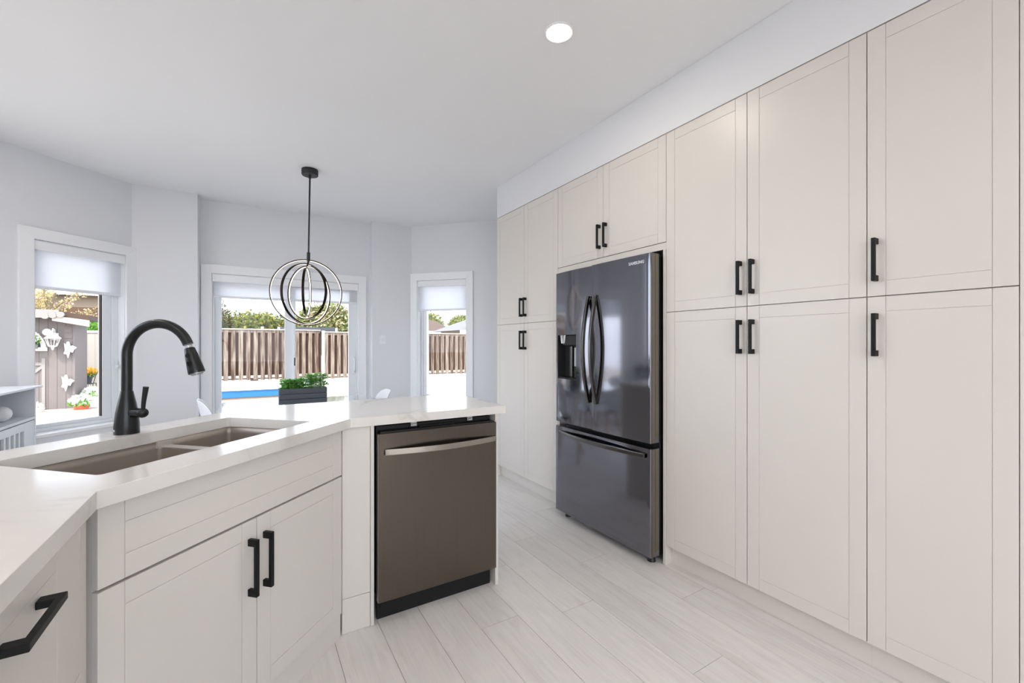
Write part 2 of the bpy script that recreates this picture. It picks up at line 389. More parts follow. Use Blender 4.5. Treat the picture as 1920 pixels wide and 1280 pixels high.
# baseboards in the bay
def baseb(name, A, B, gaps=()):
    A = Vector(A); B = Vector(B); L = (B - A).length; ang = math.degrees(math.atan2(B.y - A.y, B.x - A.x))
    bm = bmn(); x = 0
    for a, b in list(gaps) + [(L, L)]:
        if a - x > .01: box(bm, x, a, -.014, -.0005, 0.0005, .12)
        x = b
    return struct(link(name, bm, M['trim'], mtx=frame(A.x, A.y, 0, ang), bevel=.003))
baseb('baseboard_left', P0, P1); baseb('baseboard_back_left', (P1[0] + .012, P1[1]), P2); baseb('baseboard_back_right', P5, (P6[0] - .012, P6[1]))
baseb('baseboard_right', P6, (2.57, 4.448)); baseb('baseboard_side', (-1.70, -2.15), (-1.70, 4.46))

# ------------------------------------------------------------------ windows, sliding door
def casing(parent, x0, x1, z0, z1, w, proud=.02, foot=True, name='casing'):
    bm = bmn()
    if foot: box(bm, x0 - w, x1 + w, -proud, -.0004, z0 - w * .9, z0)
    for (a, b) in ((x0 - w, x0), (x1, x1 + w)):
        zz = z0 if foot else 0.001
        prism(bm, [(a, zz), (b, zz), (b, z1 + (w if b == x1 + w else 0)), (a, z1 + (w if a == x0 - w else 0))], -proud, -.0004, 'y')
    prism(bm, [(x0 - w, z1 + w), (x0, z1), (x1, z1), (x1 + w, z1 + w)], -proud, -.0004, 'y')
    return struct(link(name, bm, M['trim'], parent, bevel=.0015))
def jamb(parent, x0, x1, z0, z1, d0, d1, bottom=True):
    bm = bmn(); t = .006
    box(bm, x0 + .0003, x0 + t, d0, d1, z0, z1 - .0003); box(bm, x1 - t, x1 - .0003, d0, d1, z0, z1 - .0003); box(bm, x0 + t, x1 - t, d0, d1, z1 - t, z1 - .0003)
    if bottom: box(bm, x0 + t, x1 - t, d0, d1, z0 + .0003, z0 + t)
    return struct(link('jamb', bm, M['trim'], parent))
def ringframe(name, parent, x0, x1, z0, z1, wl, wr, wb, wt, y0, y1, m, bevel=.003):
    bm = bmn()
    box(bm, x0, x0 + wl, y0, y1, z0, z1); box(bm, x1 - wr, x1, y0, y1, z0, z1)
    box(bm, x0 + wl, x1 - wr, y0, y1, z0, z0 + wb); box(bm, x0 + wl, x1 - wr, y0, y1, z1 - wt, z1)
    return struct(link(name, bm, m, parent, bevel=bevel))
def blind(loc, deg, x0, x1, ztop, zbot, label, drop_in=.02, ch=.078):
    t = thing('roller_blind', label, 'blind', loc, deg, None)
    bm = bmn(); box(bm, x0 + .003, x1 - .003, -.012, .05, ztop - ch, ztop - .006)
    link('cassette', bm, M['trim'], t, bevel=.006)
    bm = bmn(); box(bm, x0 + drop_in, x1 - drop_in, .026, .0275, zbot + .012, ztop - ch + .01); link('shade', bm, M['blind'], t)
    bm = bmn(); box(bm, x0 + drop_in, x1 - drop_in, .021, .033, zbot - .012, zbot + .013); link('bottom_bar', bm, M['vinyl'], t, bevel=.004)
    return t
# window 1 (left bay wall)
w1 = sempty('window_1', P0[0], P0[1], 0, 45, 'tall casement window with white casing in the left bay wall', 'window')
casing(w1, W1[0], W1[1], W1[2], W1[3], .088, proud=.024)
jamb(w1, *W1, -.001, .085)
ringframe('window_frame', w1, W1[0] + .006, W1[1] - .006, W1[2] + .006, W1[3] - .006, .03, .045, .03, .03, .075, .15, M['vinyl'])
ringframe('sash', w1, W1[0] + .036, W1[1] - .051, W1[2] + .036, W1[3] - .036, .03, .07, .03, .04, .088, .14, M['vinyl'])
bm = bmn(); box(bm, W1[1] - .1290, W1[1] - .1214, .0930, .118, W1[2] + .066, W1[3] - .076); struct(link('gasket', bm, M['bark_dark'], w1))
bm = bmn(); box(bm, W1[0] + .06, W1[1] - .115, .108, .112, W1[2] + .06, W1[3] - .07); struct(link('pane', bm, M['glass'], w1))
bm = bmn(); box(bm, W1[0] - .1, W1[1] + .09, -.045, .08, W1[2] - .022, W1[2] + .0055); struct(link('window_sill', bm, M['trim'], w1, bevel=.004))
bm = bmn(); box(bm, W1[1] - .03, W1[1] - .012, .062, .074, 1.02, 1.10); box(bm, W1[1] - .026, W1[1] - .016, .045, .064, 1.035, 1.055); struct(link('latch', bm, M['vinyl'], w1, bevel=.002))
blind((P0[0], P0[1], 0), 45, W1[0], W1[1], 2.055, 1.69, 'white roller blind, a third down, in the left bay window', .018)
# window 2 (right bay wall)
A2 = math.degrees(math.atan2(P7[1] - P6[1], P7[0] - P6[0]))
w2 = sempty('window_2', P6[0], P6[1], 0, A2, 'narrow window with white casing in the right bay wall', 'window')
casing(w2, W2[0], W2[1], W2[2], W2[3], .09)
jamb(w2, *W2, -.001, .085)
ringframe('window_frame', w2, W2[0] + .006, W2[1] - .006, W2[2] + .006, W2[3] - .006, .03, .02, .03, .03, .075, .15, M['vinyl'])
ringframe('sash', w2, W2[0] + .036, W2[1] - .026, W2[2] + .036, W2[3] - .036, .045, .015, .03, .04, .088, .14, M['vinyl'])
bm = bmn(); box(bm, W2[0] + .07, W2[1] - .03, .108, .112, W2[2] + .05, W2[3] - .07); struct(link('pane', bm, M['glass'], w2))
bm = bmn(); box(bm, W2[0] - .08, W2[1] + .1, -.045, .08, W2[2] - .022, W2[2] + .0055); struct(link('window_sill', bm, M['trim'], w2, bevel=.004))
blind((P6[0], P6[1], 0), A2, W2[0], W2[1], 2.042, 1.672, 'white roller blind in the narrow right bay window', .012)
# sliding patio door
A3 = math.degrees(math.atan2(P4[1] - P3[1], P4[0] - P3[0]))
d1 = sempty('door_1', P3[0], P3[1], 0, A3, 'white sliding glass patio door with white casing', 'door')
casing(d1, DH[0], DH[1], 0, DH[3], .09, foot=False)
jamb(d1, DH[0], DH[1], .001, DH[3], -.001, .03, bottom=False)
ringframe('door_frame', d1, DH[0] + .006, DH[1] - .006, .001, DH[3] - .006, .016, .016, .03, .03, .028, .15, M['vinyl'])
ringframe('sliding_panel', d1, .865, DH[1] - .022, .035, DH[3] - .04, .02, .082, .09, .07, .035, .075, M['vinyl'])
ringframe('fixed_panel', d1, DH[0] + .022, .88, .035, DH[3] - .04, .062, .10, .09, .07, .085, .125, M['vinyl'])
bm = bmn(); box(bm, .88, DH[1] - .1, .053, .058, .12, DH[3] - .1); struct(link('pane', bm, M['glass'], d1))
bm = bmn(); box(bm, DH[0] + .08, .785, .103, .108, .12, DH[3] - .1); struct(link('pane', bm, M['glass'], d1))
bm = bmn(); tube(bm, [(1.522, .034, 1.075), (1.522, -.012, 1.06), (1.522, -.022, 1.0), (1.522, -.012, .93), (1.522, .034, .905)], .009, 10)
box(bm, 1.505, 1.54, .024, .035, .885, 1.10); struct(link('door_handle', bm, M['vinyl'], d1, bevel=.003, smooth=True))
bm = bmn(); box(bm, .868, .880, .030, .036, 1.0, 1.09); struct(link('lock', bm, M['pot'], d1))
blind((P3[0], P3[1], 0), A3, DH[0], DH[1], 1.98, 1.742, 'wide white roller blind above the sliding patio door', .012, ch=.085)

# unseen windows added to bring fill daylight into the kitchen
for nm, (xx, yy, dg), Wn, lb_ in (('fill_window_3', (2.8, -2.2, 180), W3, 'wide unseen window added for fill daylight in the wall behind the camera'), ('fill_window_4', (-1.70, -2.2, 90), W4, 'wide unseen window added for fill daylight in the left wall above the side cabinet')):
    w = sempty(nm, xx, yy, 0, dg, lb_, 'window')
    ringframe('window_frame', w, Wn[0] + .001, Wn[1] - .001, Wn[2] + .001, Wn[3] - .001, .05, .05, .06, .05, .04, .12, M['vinyl'])
    mid = (Wn[0] + Wn[1]) / 2
    bm = bmn(); box(bm, mid - .03, mid + .03, .05, .11, Wn[2] + .06, Wn[3] - .05); struct(link('mullion', bm, M['vinyl'], w))
    bm = bmn(); box(bm, Wn[0] + .04, mid - .02, .078, .082, Wn[2] + .05, Wn[3] - .04); box(bm, mid + .02, Wn[1] - .04, .078, .082, Wn[2] + .05, Wn[3] - .04); struct(link('pane', bm, M['glass'], w))
# light switch on the wall right of the patio door
t = thing('light_switch', 'small white rocker light switch on the wall right of the patio door', 'switch', (1.40, 5.334, 1.30))
bm = bmn(); box(bm, -.036, .036, -.008, -.0004, -.058, .058); link('plate', bm, M['switch'], t, bevel=.003)
bm = bmn(); box(bm, -.011, .011, -.014, -.0075, -.02, .02); link('rocker', bm, M['switch'], t, bevel=.002)

# ------------------------------------------------------------------ cabinet builders (local: x to the right, y into the cabinet, z up; door fronts at y = 0)
G = .0016; RAIL = .055; GR = .0012
def front(parent, name, x0, x1, z0, z1, rails=(.055, .055), stile=.055, extra=()):
    """shaker-style front: full-height stiles, rails between them and a panel, parted by routed hairline grooves"""
    x0 += G; x1 -= G; z0 += G; z1 -= G
    bm = bmn(); box(bm, x0, x1, .0023, .019, z0, z1)
    link_o = bm
    box(bm, x0, x0 + stile, 0, .0032, z0, z1); box(bm, x1 - stile, x1, 0, .0032, z0, z1)
    a, b = x0 + stile + GR, x1 - stile - GR
    zs = [z0, z0 + rails[0]] + [e for e in extra] + [z1 - rails[1], z1]
    for i in range(len(zs) - 1):
        lo = zs[i] + (GR / 2 if i else 0); hi = zs[i + 1] - (GR / 2 if i < len(zs) - 2 else 0)
        mid = 0 < i < len(zs) - 2
        box(bm, a + (.0 if not mid else .0), b, .0 if not mid else .0006, .0032, lo, hi)
    return link(name, bm, M['cab'], parent, bevel=.0009, seg=2)
def handle(parent, x, z, L=.16, horiz=False, name='handle'):
    """square black bar pull, its feet on the front at y = 0"""
    bm = bmn(); w = .0065; d = .034; f = .013
    out = [(0, 0), (0, -d), (L, -d), (L, 0), (L - .022, 0), (L - .022, -d + .011), (.022, -d + .011), (.022, 0)]
    if horiz: prism(bm, [(x + u, v) for u, v in out], z - w, z + w, 'z')
    else: prism(bm, [(v, z + u) for u, v in out], x - w, x + w, 'x')
    return link(name, bm, M['black'], parent, bevel=.0015)
def carcass(parent, x0, x1, z0, z1, y0=.020, y1=.60, shelves=(), top=True, name='body', toe=0, toe_y=.055, extra=None):
    bm = bmn(); t = .018
    box(bm, x0 + .0005, x0 + t, y0, y1, z0, z1); box(bm, x1 - t, x1 - .0005, y0, y1, z0, z1)
    box(bm, x0 + t, x1 - t, y0, y1, z0, z0 + t)
    if top: box(bm, x0 + t, x1 - t, y0, y1, z1 - t, z1)
    for s in shelves: box(bm, x0 + t, x1 - t, y0, y1, s - t / 2, s + t / 2)
    box(bm, x0 + t, x1 - t, y1 - .012, y1, z0 + t, z1 - t)
    return link(name, bm, M['cab'], parent)
def toekick(parent, x0, x1, h, y=.045): return boxo('toe_kick', (x0, x1, y, y + .016, .0005, h), M['cab'], parent, bevel=.001)

ZT, ZM, ZB = 2.432, 1.424, .108
def tall(y_hi, widths, label, hs):
    """tall cabinet on the right wall; y_hi = far end, widths of its doors from far to near, hs = handle side of each door"""
    t = thing('tall_cabinet', label, 'cabinet', (CX, y_hi, 0), -90)
    Wd = sum(widths); carcass(t, 0, Wd, ZB, ZT, shelves=(ZM,))
    toekick(t, 0, Wd, ZB)
    x = 0
    for w, s in zip(widths, hs):
        for (a, b, hz) in ((ZM, ZT, 1.480), (ZB, ZM, 1.200)):
            d = front(t, 'door', x, x + w, a, b)
            handle(d, x + .03 if s == 'l' else x + w - .03, hz)
        x += w
    return t
tall(3.567, (.471, .471), 'white tall double-door pantry cabinet between the refrigerator and the dining bay', 'rl')
tall(1.627, (.463, .463), 'white tall double-door pantry cabinet immediately right of the refrigerator', 'rl')
tall(.701, (.382,), 'white tall single-door cabinet at the near right end of the cabinet run', 'l')
# filler panel closing the near end of the run
tag(boxo('end_panel', (CX, 2.62, .300, .3185, .0005, 2.432), M['cab'], bevel=.001), 'white upright end panel closing the near end of the tall cabinets', 'panel')
# far end panel of the run
tag(boxo('end_panel', (CX + .012, 2.62, 3.568, 3.584, .0005, 2.432), M['cab'], bevel=.001), 'white upright end panel closing the bay end of the tall cabinets', 'panel')
# cabinet over the refrigerator, with the panels that frame the niche
t = thing('wall_cabinet', 'white two-door cabinet above the refrigerator', 'cabinet', (CX, 2.625, 0), -90)
carcass(t, .0, .998, 1.80, ZT); 
d = front(t, 'door', 0, .492, 1.822, ZT); handle(d, .492 - .03, 1.882)
d = front(t, 'door', .492, .998, 1.822, ZT); handle(d, .492 + .03, 1.882)
bm = bmn(); box(bm, .0005, .9975, .002, .018, 1.782, 1.8205); link('filler_strip', bm, M['cab'], t, bevel=.001)
bm = bmn(); box(bm, .98, .9975, -.004, .60, .0005, 1.7815); link('side_panel', bm, M['cab'], t, bevel=.001)
bm = bmn(); box(bm, .0005, .018, .002, .60, .0005, 1.7815); link('side_panel', bm, M['cab'], t, bevel=.001)

# ------------------------------------------------------------------ refrigerator
FX = 1.912
t = thing('refrigerator', 'dark stainless french-door refrigerator with bottom freezer drawer', 'refrigerator', (FX, 2.533, 0), -90)
FWD = .877; SEAM = 2.533 - 2.132
boxo('body', (.012, FWD - .012, .095, .68, .04, 1.73), M['fridgebody'], t, bevel=.004)
def fdoor(name, x0, x1, z0, z1, rl, rr, bulge=.004, cut=None):
    n = 28; pts = []
    w = x1 - x0
    for i in range(n + 1):
        u = i / n; x = x0 + w * u
        y = bulge * (2 * u - 1) ** 2
        pts.append((x, y))
    # rounded vertical edges
    def edge(px, r, side):
        out = []
        for k in range(9):
            a = PI / 2 * k / 8
            out.append((px + side * r * (1 - math.sin(a)) * -1 if side < 0 else px + r * (1 - math.sin(a)), r * (1 - math.cos(a)) * 1))
        return out
    core = [(x, y) for x, y in pts if x0 + rl <= x <= x1 - rr]
    L = [(x0 + rl * (1 - math.sin(a)), bulge + rl * (1 - math.cos(a))) for a in [PI / 2 * k / 8 for k in range(8, -1, -1)]][::-1]
    L = [(x0 + rl - rl * math.cos(b), bulge * .8 + rl - rl * math.sin(b)) for b in [PI / 2 * k / 8 for k in range(8)]]
    Rr = [(x1 - rr + rr * math.cos(b), bulge * .8 + rr - rr * math.sin(b)) for b in [PI / 2 * k / 8 for k in range(7, -1, -1)]]
    outline = [(x0, .075)] + L + core + Rr + [(x1, .075)]
    bm = bmn()
    if cut is None:
        prism(bm, outline, z0, z1, 'z')
    else:
        ca, cb, cz0, cz1 = cut
        def part(xa, xb, za, zb):
            o = [p for p in outline if xa - 1e-6 <= p[0] <= xb + 1e-6]
            def yat(x):
                fr = [p for p in outline[1:-1]]
                for p, q in zip(fr, fr[1:]):
                    if p[0] <= x <= q[0] and q[0] > p[0]: return p[1] + (q[1] - p[1]) * (x - p[0]) / (q[0] - p[0])
                return fr[0][1]
            if xa > x0: o = [(xa, .075), (xa, yat(xa))] + [p for p in o if p[1] < .07 and p[0] > xa]
            if xb < x1: o = [p for p in o if p[0] < xb] + [(xb, yat(xb)), (xb, .075)]
            prism(bm, o, za, zb, 'z')
        part(x0, ca, z0, z1); part(cb, x1, z0, z1); part(ca, cb, z0, cz0); part(ca, cb, cz1, z1)
    o = link(name, bm, M['fridge'], t, smooth=True)
    return o
cut = (2.533 - 2.504, 2.533 - 2.294, .998, 1.312)
dl = fdoor('door', 0, SEAM - .0035, .688, 1.757, .012, .005, bulge=.009, cut=cut)
dr = fdoor('door', SEAM + .0035, FWD, .688, 1.757, .005, .006)
fz = fdoor('freezer_drawer', 0, FWD, .048, .656, .012, .006, bulge=.004)
# door edges seen from the side: lighter liner strips
for (p, a, b, z0, z1) in ((dl, .004, SEAM - .008, .69, 1.755), (dr, SEAM + .008, FWD - .004, .69, 1.755), (fz, .004, FWD - .004, .05, .654)):
    bm = bmn(); box(bm, a, b, .0755, .092, z0, z1); link('gasket', bm, M['fridgebody'], p)
# lighter door flank on the visible right side
for (p, z0, z1) in ((dr, .689, 1.756), (fz, .049, .655)):
    bm = bmn(); box(bm, FWD + .0002, FWD + .0016, .014, .040, z0 + .002, z1 - .002); box(bm, FWD + .0002, FWD + .0012, .043, .073, z0 + .03, z1 - .002)
    link('flank_trim', bm, M['fridgeside'], p)
# hinge caps and dark niche liner
bm = bmn(); box(bm, FWD - .09, FWD - .014, .0965, .2, 1.7305, 1.752); link('hinge_cover', bm, M['fridgebody'], t, bevel=.004)
bm = bmn(); box(bm, .014, .09, .0965, .2, 1.7305, 1.752); link('hinge_cover', bm, M['fridgebody'], t, bevel=.004)
# dispenser
bm = bmn(); ca, cb, c0, c1 = cut
box(bm, ca - .0, cb, .07, .075, c0, c1)
box(bm, ca, ca + .003, .003, .07, c0, c1); box(bm, cb - .003, cb, .003, .07, c0, c1)
box(bm, ca, cb, .003, .07, c0, c0 + .003); box(bm, ca, cb, .003, .07, c1 - .003, c1)
dsp = link('dispenser', bm, mat('dispenser_grey', '3A3B3D', .3, .5, bump=.02), dl)
bm = bmn(); box(bm, ca + .05, cb - .002, .008, .069, c1 - .075, c1 - .004); link('control_pod', bm, M['blackgloss'], dsp, bevel=.004)
bm = bmn(); cyl(bm, (ca + .055, .022, c1 - .004), (ca + .055, .022, c1 - .062), .030, .024, 28); link('water_spout', bm, M['chrome'], dsp, smooth=True)
bm = bmn(); box(bm, ca + .13, cb - .02, .048, .056, c0 + .09, c1 - .09); link('ice_paddle', bm, M['bracket'], dsp, bevel=.004)
bm = bmn(); box(bm, ca + .07, ca + .1, .055, .0695, c0 + .012, c1 - .08); link('water_lever', bm, M['fhandle'], dsp, bevel=.004)
bm = bmn(); box(bm, ca + .006, cb - .006, .006, .066, c0 + .003, c0 + .012); link('drip_tray', bm, M['blackgloss'], dsp, bevel=.002)
# bowed handles
def bow(parent, x, z0, z1, depth, w, th, horiz=False, span=None):
    bm = bmn(); n = 32; rows = []
    for i in range(n + 1):
        u = i / n; y = -(.010 + depth * math.sin(PI * u) ** .9); e = min(u, 1 - u)
        tt = th * (1 + 0.9 * max(0, 1 - e / .03))
        if horiz: a = span[0] + (span[1] - span[0]) * u; P = lambda s, yy: (a, yy, x + s)
        else: a = z0 + (z1 - z0) * u; P = lambda s, yy: (x + s, yy, a)
        yb = y + tt
        rows.append([bm.verts.new(P(-w, y)), bm.verts.new(P(w, y)), bm.verts.new(P(w, yb)), bm.verts.new(P(-w, yb))])
    for A, B in zip(rows, rows[1:]):
        for k in range(4): bm.faces.new((A[k], A[(k + 1) % 4], B[(k + 1) % 4], B[k]))
    bm.faces.new(rows[0][::-1]); bm.faces.new(rows[-1])
    # end feet
    if horiz:
        for s, d in ((span[0], 1), (span[1], -1)): box(bm, min(s, s + d * .018), max(s, s + d * .018), -.012, .006, x - w, x + w)
    else:
        for s, d in ((z0, 1), (z1, -1)): box(bm, x - w, x + w, -.012, .006, min(s, s + d * .018), max(s, s + d * .018))
    return link('handle', bm, M['fhandle'], parent, bevel=.0025)
bow(dl, SEAM - .034, .86, 1.56, .052, .0095, .022)
bow(dr, SEAM + .046, .86, 1.56, .052, .0095, .022)
bow(fz, .615, 0, 0, .045, .012, .02, horiz=True, span=(.055, .845))
dr.matrix_local = Matrix.Translation((FWD, 0, 0)) @ Matrix.Rotation(R(1.2), 4, 'Z') @ Matrix.Translation((-FWD, 0, 0))
# lettering
def text(name, s, size, m, parent, mtx, ext=.0008, space=1.0):
    cu = bpy.data.curves.new(name, 'FONT'); cu.body = s; cu.size = size; cu.extrude = ext; cu.space_character = space; cu.align_x = 'CENTER'; cu.offset = size * .03
    tmp = bpy.data.objects.new('tmp', cu); COL.objects.link(tmp)
    dg = bpy.context.evaluated_depsgraph_get(); me = bpy.data.meshes.new_from_object(tmp.evaluated_get(dg))
    bpy.data.objects.remove(tmp, do_unlink=True)
    me.materials.clear(); me.materials.append(m); me.name = name
    o = bpy.data.objects.new(name, me); COL.objects.link(o); o.parent = parent; o.matrix_local = mtx; return o
text('lettering', 'SAMSUNG', .024, M['silver'], dr, Matrix.Translation((2.533 - 1.755, .0005, 1.706)) @ Matrix.Rotation(PI / 2, 4, 'X'), space=1.06)
for fx in (.07, FWD - .05):
    bm = bmn(); cyl(bm, (fx, .07, .0), (fx, .07, .03), .024, .018, 20); cyl(bm, (fx, .07, .028), (fx, .07, .06), .01, .01, 12); link('foot', bm, M['blackgloss'], t, smooth=True)
for fx in (.07, FWD - .05):
    bm = bmn(); cyl(bm, (fx, .6, .0), (fx, .6, .045), .02, .02, 20); link('foot', bm, M['blackgloss'], t)

# ------------------------------------------------------------------ island: worktop, sink, cabinets, dishwasher
CT, CB = .925, .885
S2 = math.sqrt(.5)
def pq(p, q): return ((p - q) / 2, (p + q) / 2)
outer = [(-.94, -1.3), (-.282, -1.3), (-.282, 1.272), (.373, 1.943), (1.146, 1.943), (1.146, 2.575), (.033, 2.575), (-.94, 1.602)]
def rrect(p0, p1, q0, q1, r, n=5):
    pts = []
    for (cp, cq, a0) in ((p0 + r, q0 + r, 180), (p1 - r, q0 + r, 270), (p1 - r, q1 - r, 0), (p0 + r, q1 - r, 90)):
        for k in range(n + 1):
            a = R(a0 + 90 * k / n); pts.append(pq(cp + r * math.cos(a), cq + r * math.sin(a)))
    return pts
HP0, HP1, HQ0, HQ1 = 1.115, 2.187, 1.740, 2.335
hole = rrect(HP0, HP1, HQ0, HQ1, .018)
bm = bmn()
def loops(z): return [[bm.verts.new((x, y, z)) for x, y in L] for L in (outer, hole)]
lt, lb = loops(CT), loops(CB)
for L in (lt, lb):
    ed = []
    for lp in L:
        for i in range(len(lp)): ed.append(bm.edges.new((lp[i], lp[(i + 1) % len(lp)])))
    bmesh.ops.triangle_fill(bm, use_beauty=True, use_dissolve=False, edges=ed)
for a, b in zip(lt, lb):
    for i in range(len(a)): bm.faces.new((a[i], a[(i + 1) % len(a)], b[(i + 1) % len(b)], b[i]))
tag(link('worktop', bm, M['quartz'], bevel=.0012), 'white marble-look quartz worktop of the angled island', 'worktop')
# sink: two undermount bowls
t = thing('kitchen_sink', 'stainless undermount double-bowl sink set in the white worktop', 'sink', (0, 0, 0))
def bowl(p0, p1, q0, q1, depth, top, drain, low):
    bm = bmn(); rings = []
    for (ins, z, r) in ((0, top, .022), (0, top - .028, .022), (.001, top - depth + .05, .022), (.004, top - depth + .025, .022), (.03, top - depth, .04)):
        rings.append([bm.verts.new((x, y, z)) for x, y in rrect(p0 + ins, p1 - ins, q0 + ins, q1 - ins, r, 6)])
    n = len(rings[0])
    for v in rings[0]:                                              # the rim dips towards the low divider
        d = abs(v.co.x + v.co.y - low); v.co.z -= .020 * max(0, min(1, 1.6 - d / .014))
    for A, B in zip(rings, rings[1:]):
        for i in range(n): bm.faces.new((A[i], A[(i + 1) % n], B[(i + 1) % n], B[i]))
    bm.faces.new(rings[-1])
    o = link('bowl', bm, M['sink'], t, smooth=True)
    sd = o.modifiers.new('wall', 'SOLIDIFY'); sd.thickness = .0015; sd.offset = 0
    c = pq(*drain); bm = bmn(); lathe(bm, [(.055, .0), (.05, .003), (.04, .002), (.036, -.004), (.0, -.005)], 32, Matrix.Translation((c[0], c[1], top - depth + .001)))
    link('drain', bm, M['chrome'], o, smooth=True); return o
b1 = bowl(HP0 - .004, 1.778, HQ0 - .004, HQ1 + .004, .20, CB - .001, (1.44, 2.04), 1.778)
b2 = bowl(1.818, HP1 + .004, HQ0 - .004, HQ1 + .004, .20, CB - .001, (2.0, 2.04), 1.818)
bm = bmn()
prism(bm, [pq(1.772, HQ0 + .004), pq(1.824, HQ0 + .004), pq(1.824, HQ1 - .004), pq(1.772, HQ1 - .004)], CB - .024, CB - .0195, 'z')
for qa, qb in ((HQ0 - .03, HQ0 + .004), (HQ1 - .004, HQ1 + .03)): prism(bm, [pq(1.755, qa), pq(1.840, qa), pq(1.840, qb), pq(1.755, qb)], CB - .026, CB - .0012, 'z')
link('divider', bm, mat('sink_rim_bright', 'D2CEC8', .35, .6, bump=.01), t, bevel=.001)
# faucet
FP = (-.373, 2.045)
t = thing('kitchen_faucet', 'matte black gooseneck pull-down faucet behind the sink', 'faucet', (FP[0], FP[1], CT), math.degrees(-YAW))
bm = bmn(); lathe(bm, [(.037, .0), (.0372, .004), (.0362, .03), (.032, .075), (.026, .11), (.0195, .143), (.0178, .152)], 40)
bd = link('base', bm, M['faucet'], t, smooth=True)
bm = bmn()
rc = .1135; zc = 1.205 - CT; pts = [(0, 0, .150)] + [(0, 0, .150 + (zc - .150) * k / 6) for k in range(1, 6)]
pts += [(rc - rc * math.cos(R(a)), 0, zc + rc * math.sin(R(a))) for a in range(0, 164, 5)]
tube(bm, pts, .0163, 28)
spout = link('spout', bm, M['faucet'], t, smooth=True)
ea = R(163); ep = Vector((rc - rc * math.cos(ea), 0, zc + rc * math.sin(ea))); dr_ = Vector((math.sin(ea) , 0, math.cos(ea))).normalized()
dr_ = Vector((math.sin(R(17)) , 0, -math.cos(R(17)))); 
hm = Matrix.Translation(ep) @ dr_.to_track_quat('Z', 'Y').to_matrix().to_4x4()
bm = bmn(); lathe(bm, [(.0118, -.002), (.0118, .010)], 28, hm); link('collar', bm, M['chrome'], t, smooth=True)
bm = bmn(); lathe(bm, [(.0135, .007), (.0165, .010), (.0205, .035), (.0245, .075), (.0262, .096), (.0255, .101), (.021, .1015)], 36, hm)
sp = link('spray_head', bm, M['faucet'], t, smooth=True)
bm = bmn(); lathe(bm, [(.0205, .1), (.0195, .1045), (.0, .1045)], 28, hm)
for k in range(12):
    a = 2 * PI * k / 12
    cyl(bm, hm @ Vector((.015 * math.cos(a), .015 * math.sin(a), .103)), hm @ Vector((.015 * math.cos(a), .015 * math.sin(a), .1075)), .0016, seg=8)
link('nozzle', bm, M['bracket'], sp, smooth=True)
# buttons face the camera (-Y local)
for (s0, rad, ln) in ((.036, .0075, 0), (.066, .0072, .012)):
    bm = bmn(); c = ep + dr_ * s0; rr = .019 if ln == 0 else .0225
    for dd in ((-ln, ln) if ln else (0,)):
        q = c + dr_ * dd * .5; cyl(bm, q + Vector((0, -rr + .002, 0)), q + Vector((0, -rr - .0025, 0)), rad, rad * .9, 20)
    if ln:
        q = Matrix.Translation(c + Vector((0, -rr - .0003, 0))) @ dr_.to_track_quat('Z', 'Y').to_matrix().to_4x4()
        box(bm, -.0022, .0022, -.0072, .0072, -.006, .006, q)
    link('button', bm, M['blackgloss'], sp, smooth=True)
bm = bmn(); hz = .075
cyl(bm, (.015, -.004, hz), (.060, -.010, hz), .0172, .0162, 28); sphere(bm, (.066, -.011, hz), .0175, 3)
hb = link('handle_hub', bm, M['faucet'], t, smooth=True)
bm = bmn(); tube(bm, [(.067, -.011, hz + .008), (.0700, -.011, hz + .04), (.078, -.011, hz + .093)], [.0062, .0070, .0088], 20)
link('lever', bm, M['faucet'], hb, smooth=True)
bm = bmn(); mm = Matrix.Rotation(R(-30), 4, 'Z'); box(bm, -.008, .008, -.0375, -.0360, .012, .018, mm); link('maker_mark', bm, M['silver'], bd)

# sink base cabinet (45 degrees)
BB, BT = .105, .884
t = thing('base_cabinet', 'white angled base cabinet under the sink with two doors', 'cabinet', (-.30, 1.30, 0), 45)
bm = bmn(); TT = .018
box(bm, .016, .034, .02, .56, BB, BT); box(bm, .9 - TT, .8995, .02, .56, BB, BT); box(bm, .034, .9 - TT, .02, .56, BB, BB + TT); box(bm, .034, .9 - TT, .02, .038, .66, .70)
link('body', bm, M['cab'], t)
front(t, 'drawer_front', .014, .902, .690, .883, rails=(.057, .056))
d = front(t, 'door', .014, .457, BB, .686); handle(d, .457 - .03, .449, L=.18)
d = front(t, 'door', .457, .902, BB, .686); handle(d, .457 + .03, .449, L=.18)
boxo('toe_kick', (.016, .905, .010, .026, .0005, .103), M['cab'], t)
# left base cabinet (drawers, faces +X)
t = thing('base_cabinet', 'white drawer cabinet at the lower left edge, beside the angled sink cabinet', 'cabinet', (-.30, .62, 0), 90)
carcass(t, 0, .62, BB, BT, y1=.56)
z0, z1 = .69, .883
d = front(t, 'drawer_front', 0, .618, .560, .883, rails=(.057, .05), stile=.125); handle(d, .262, .813, L=.155, horiz=True)
d = front(t, 'drawer_front', 0, .618, BB, .560, rails=(.057, .05), stile=.125); handle(d, .262, .50, L=.155, horiz=True)
boxo('toe_kick', (0, .62, .012, .028, .0005, .103), M['cab'], t)
t = thing('base_cabinet', 'white three-door base cabinet under the near end of the left worktop', 'cabinet', (-.30, -1.25, 0), 90)
carcass(t, 0, 1.869, BB, BT, y1=.56)
for i in range(3): front(t, 'door', i * .623, (i + 1) * .623, BB, .883)
boxo('toe_kick', (0, 1.869, .012, .028, .0005, .103), M['cab'], t)
tag(boxo('filler_panel', (-.318, -.301, 1.2415, 1.283, .0005, .884), M['cab'], bevel=.001), 'narrow white filler strip between the left drawers and the angled sink cabinet', 'panel')
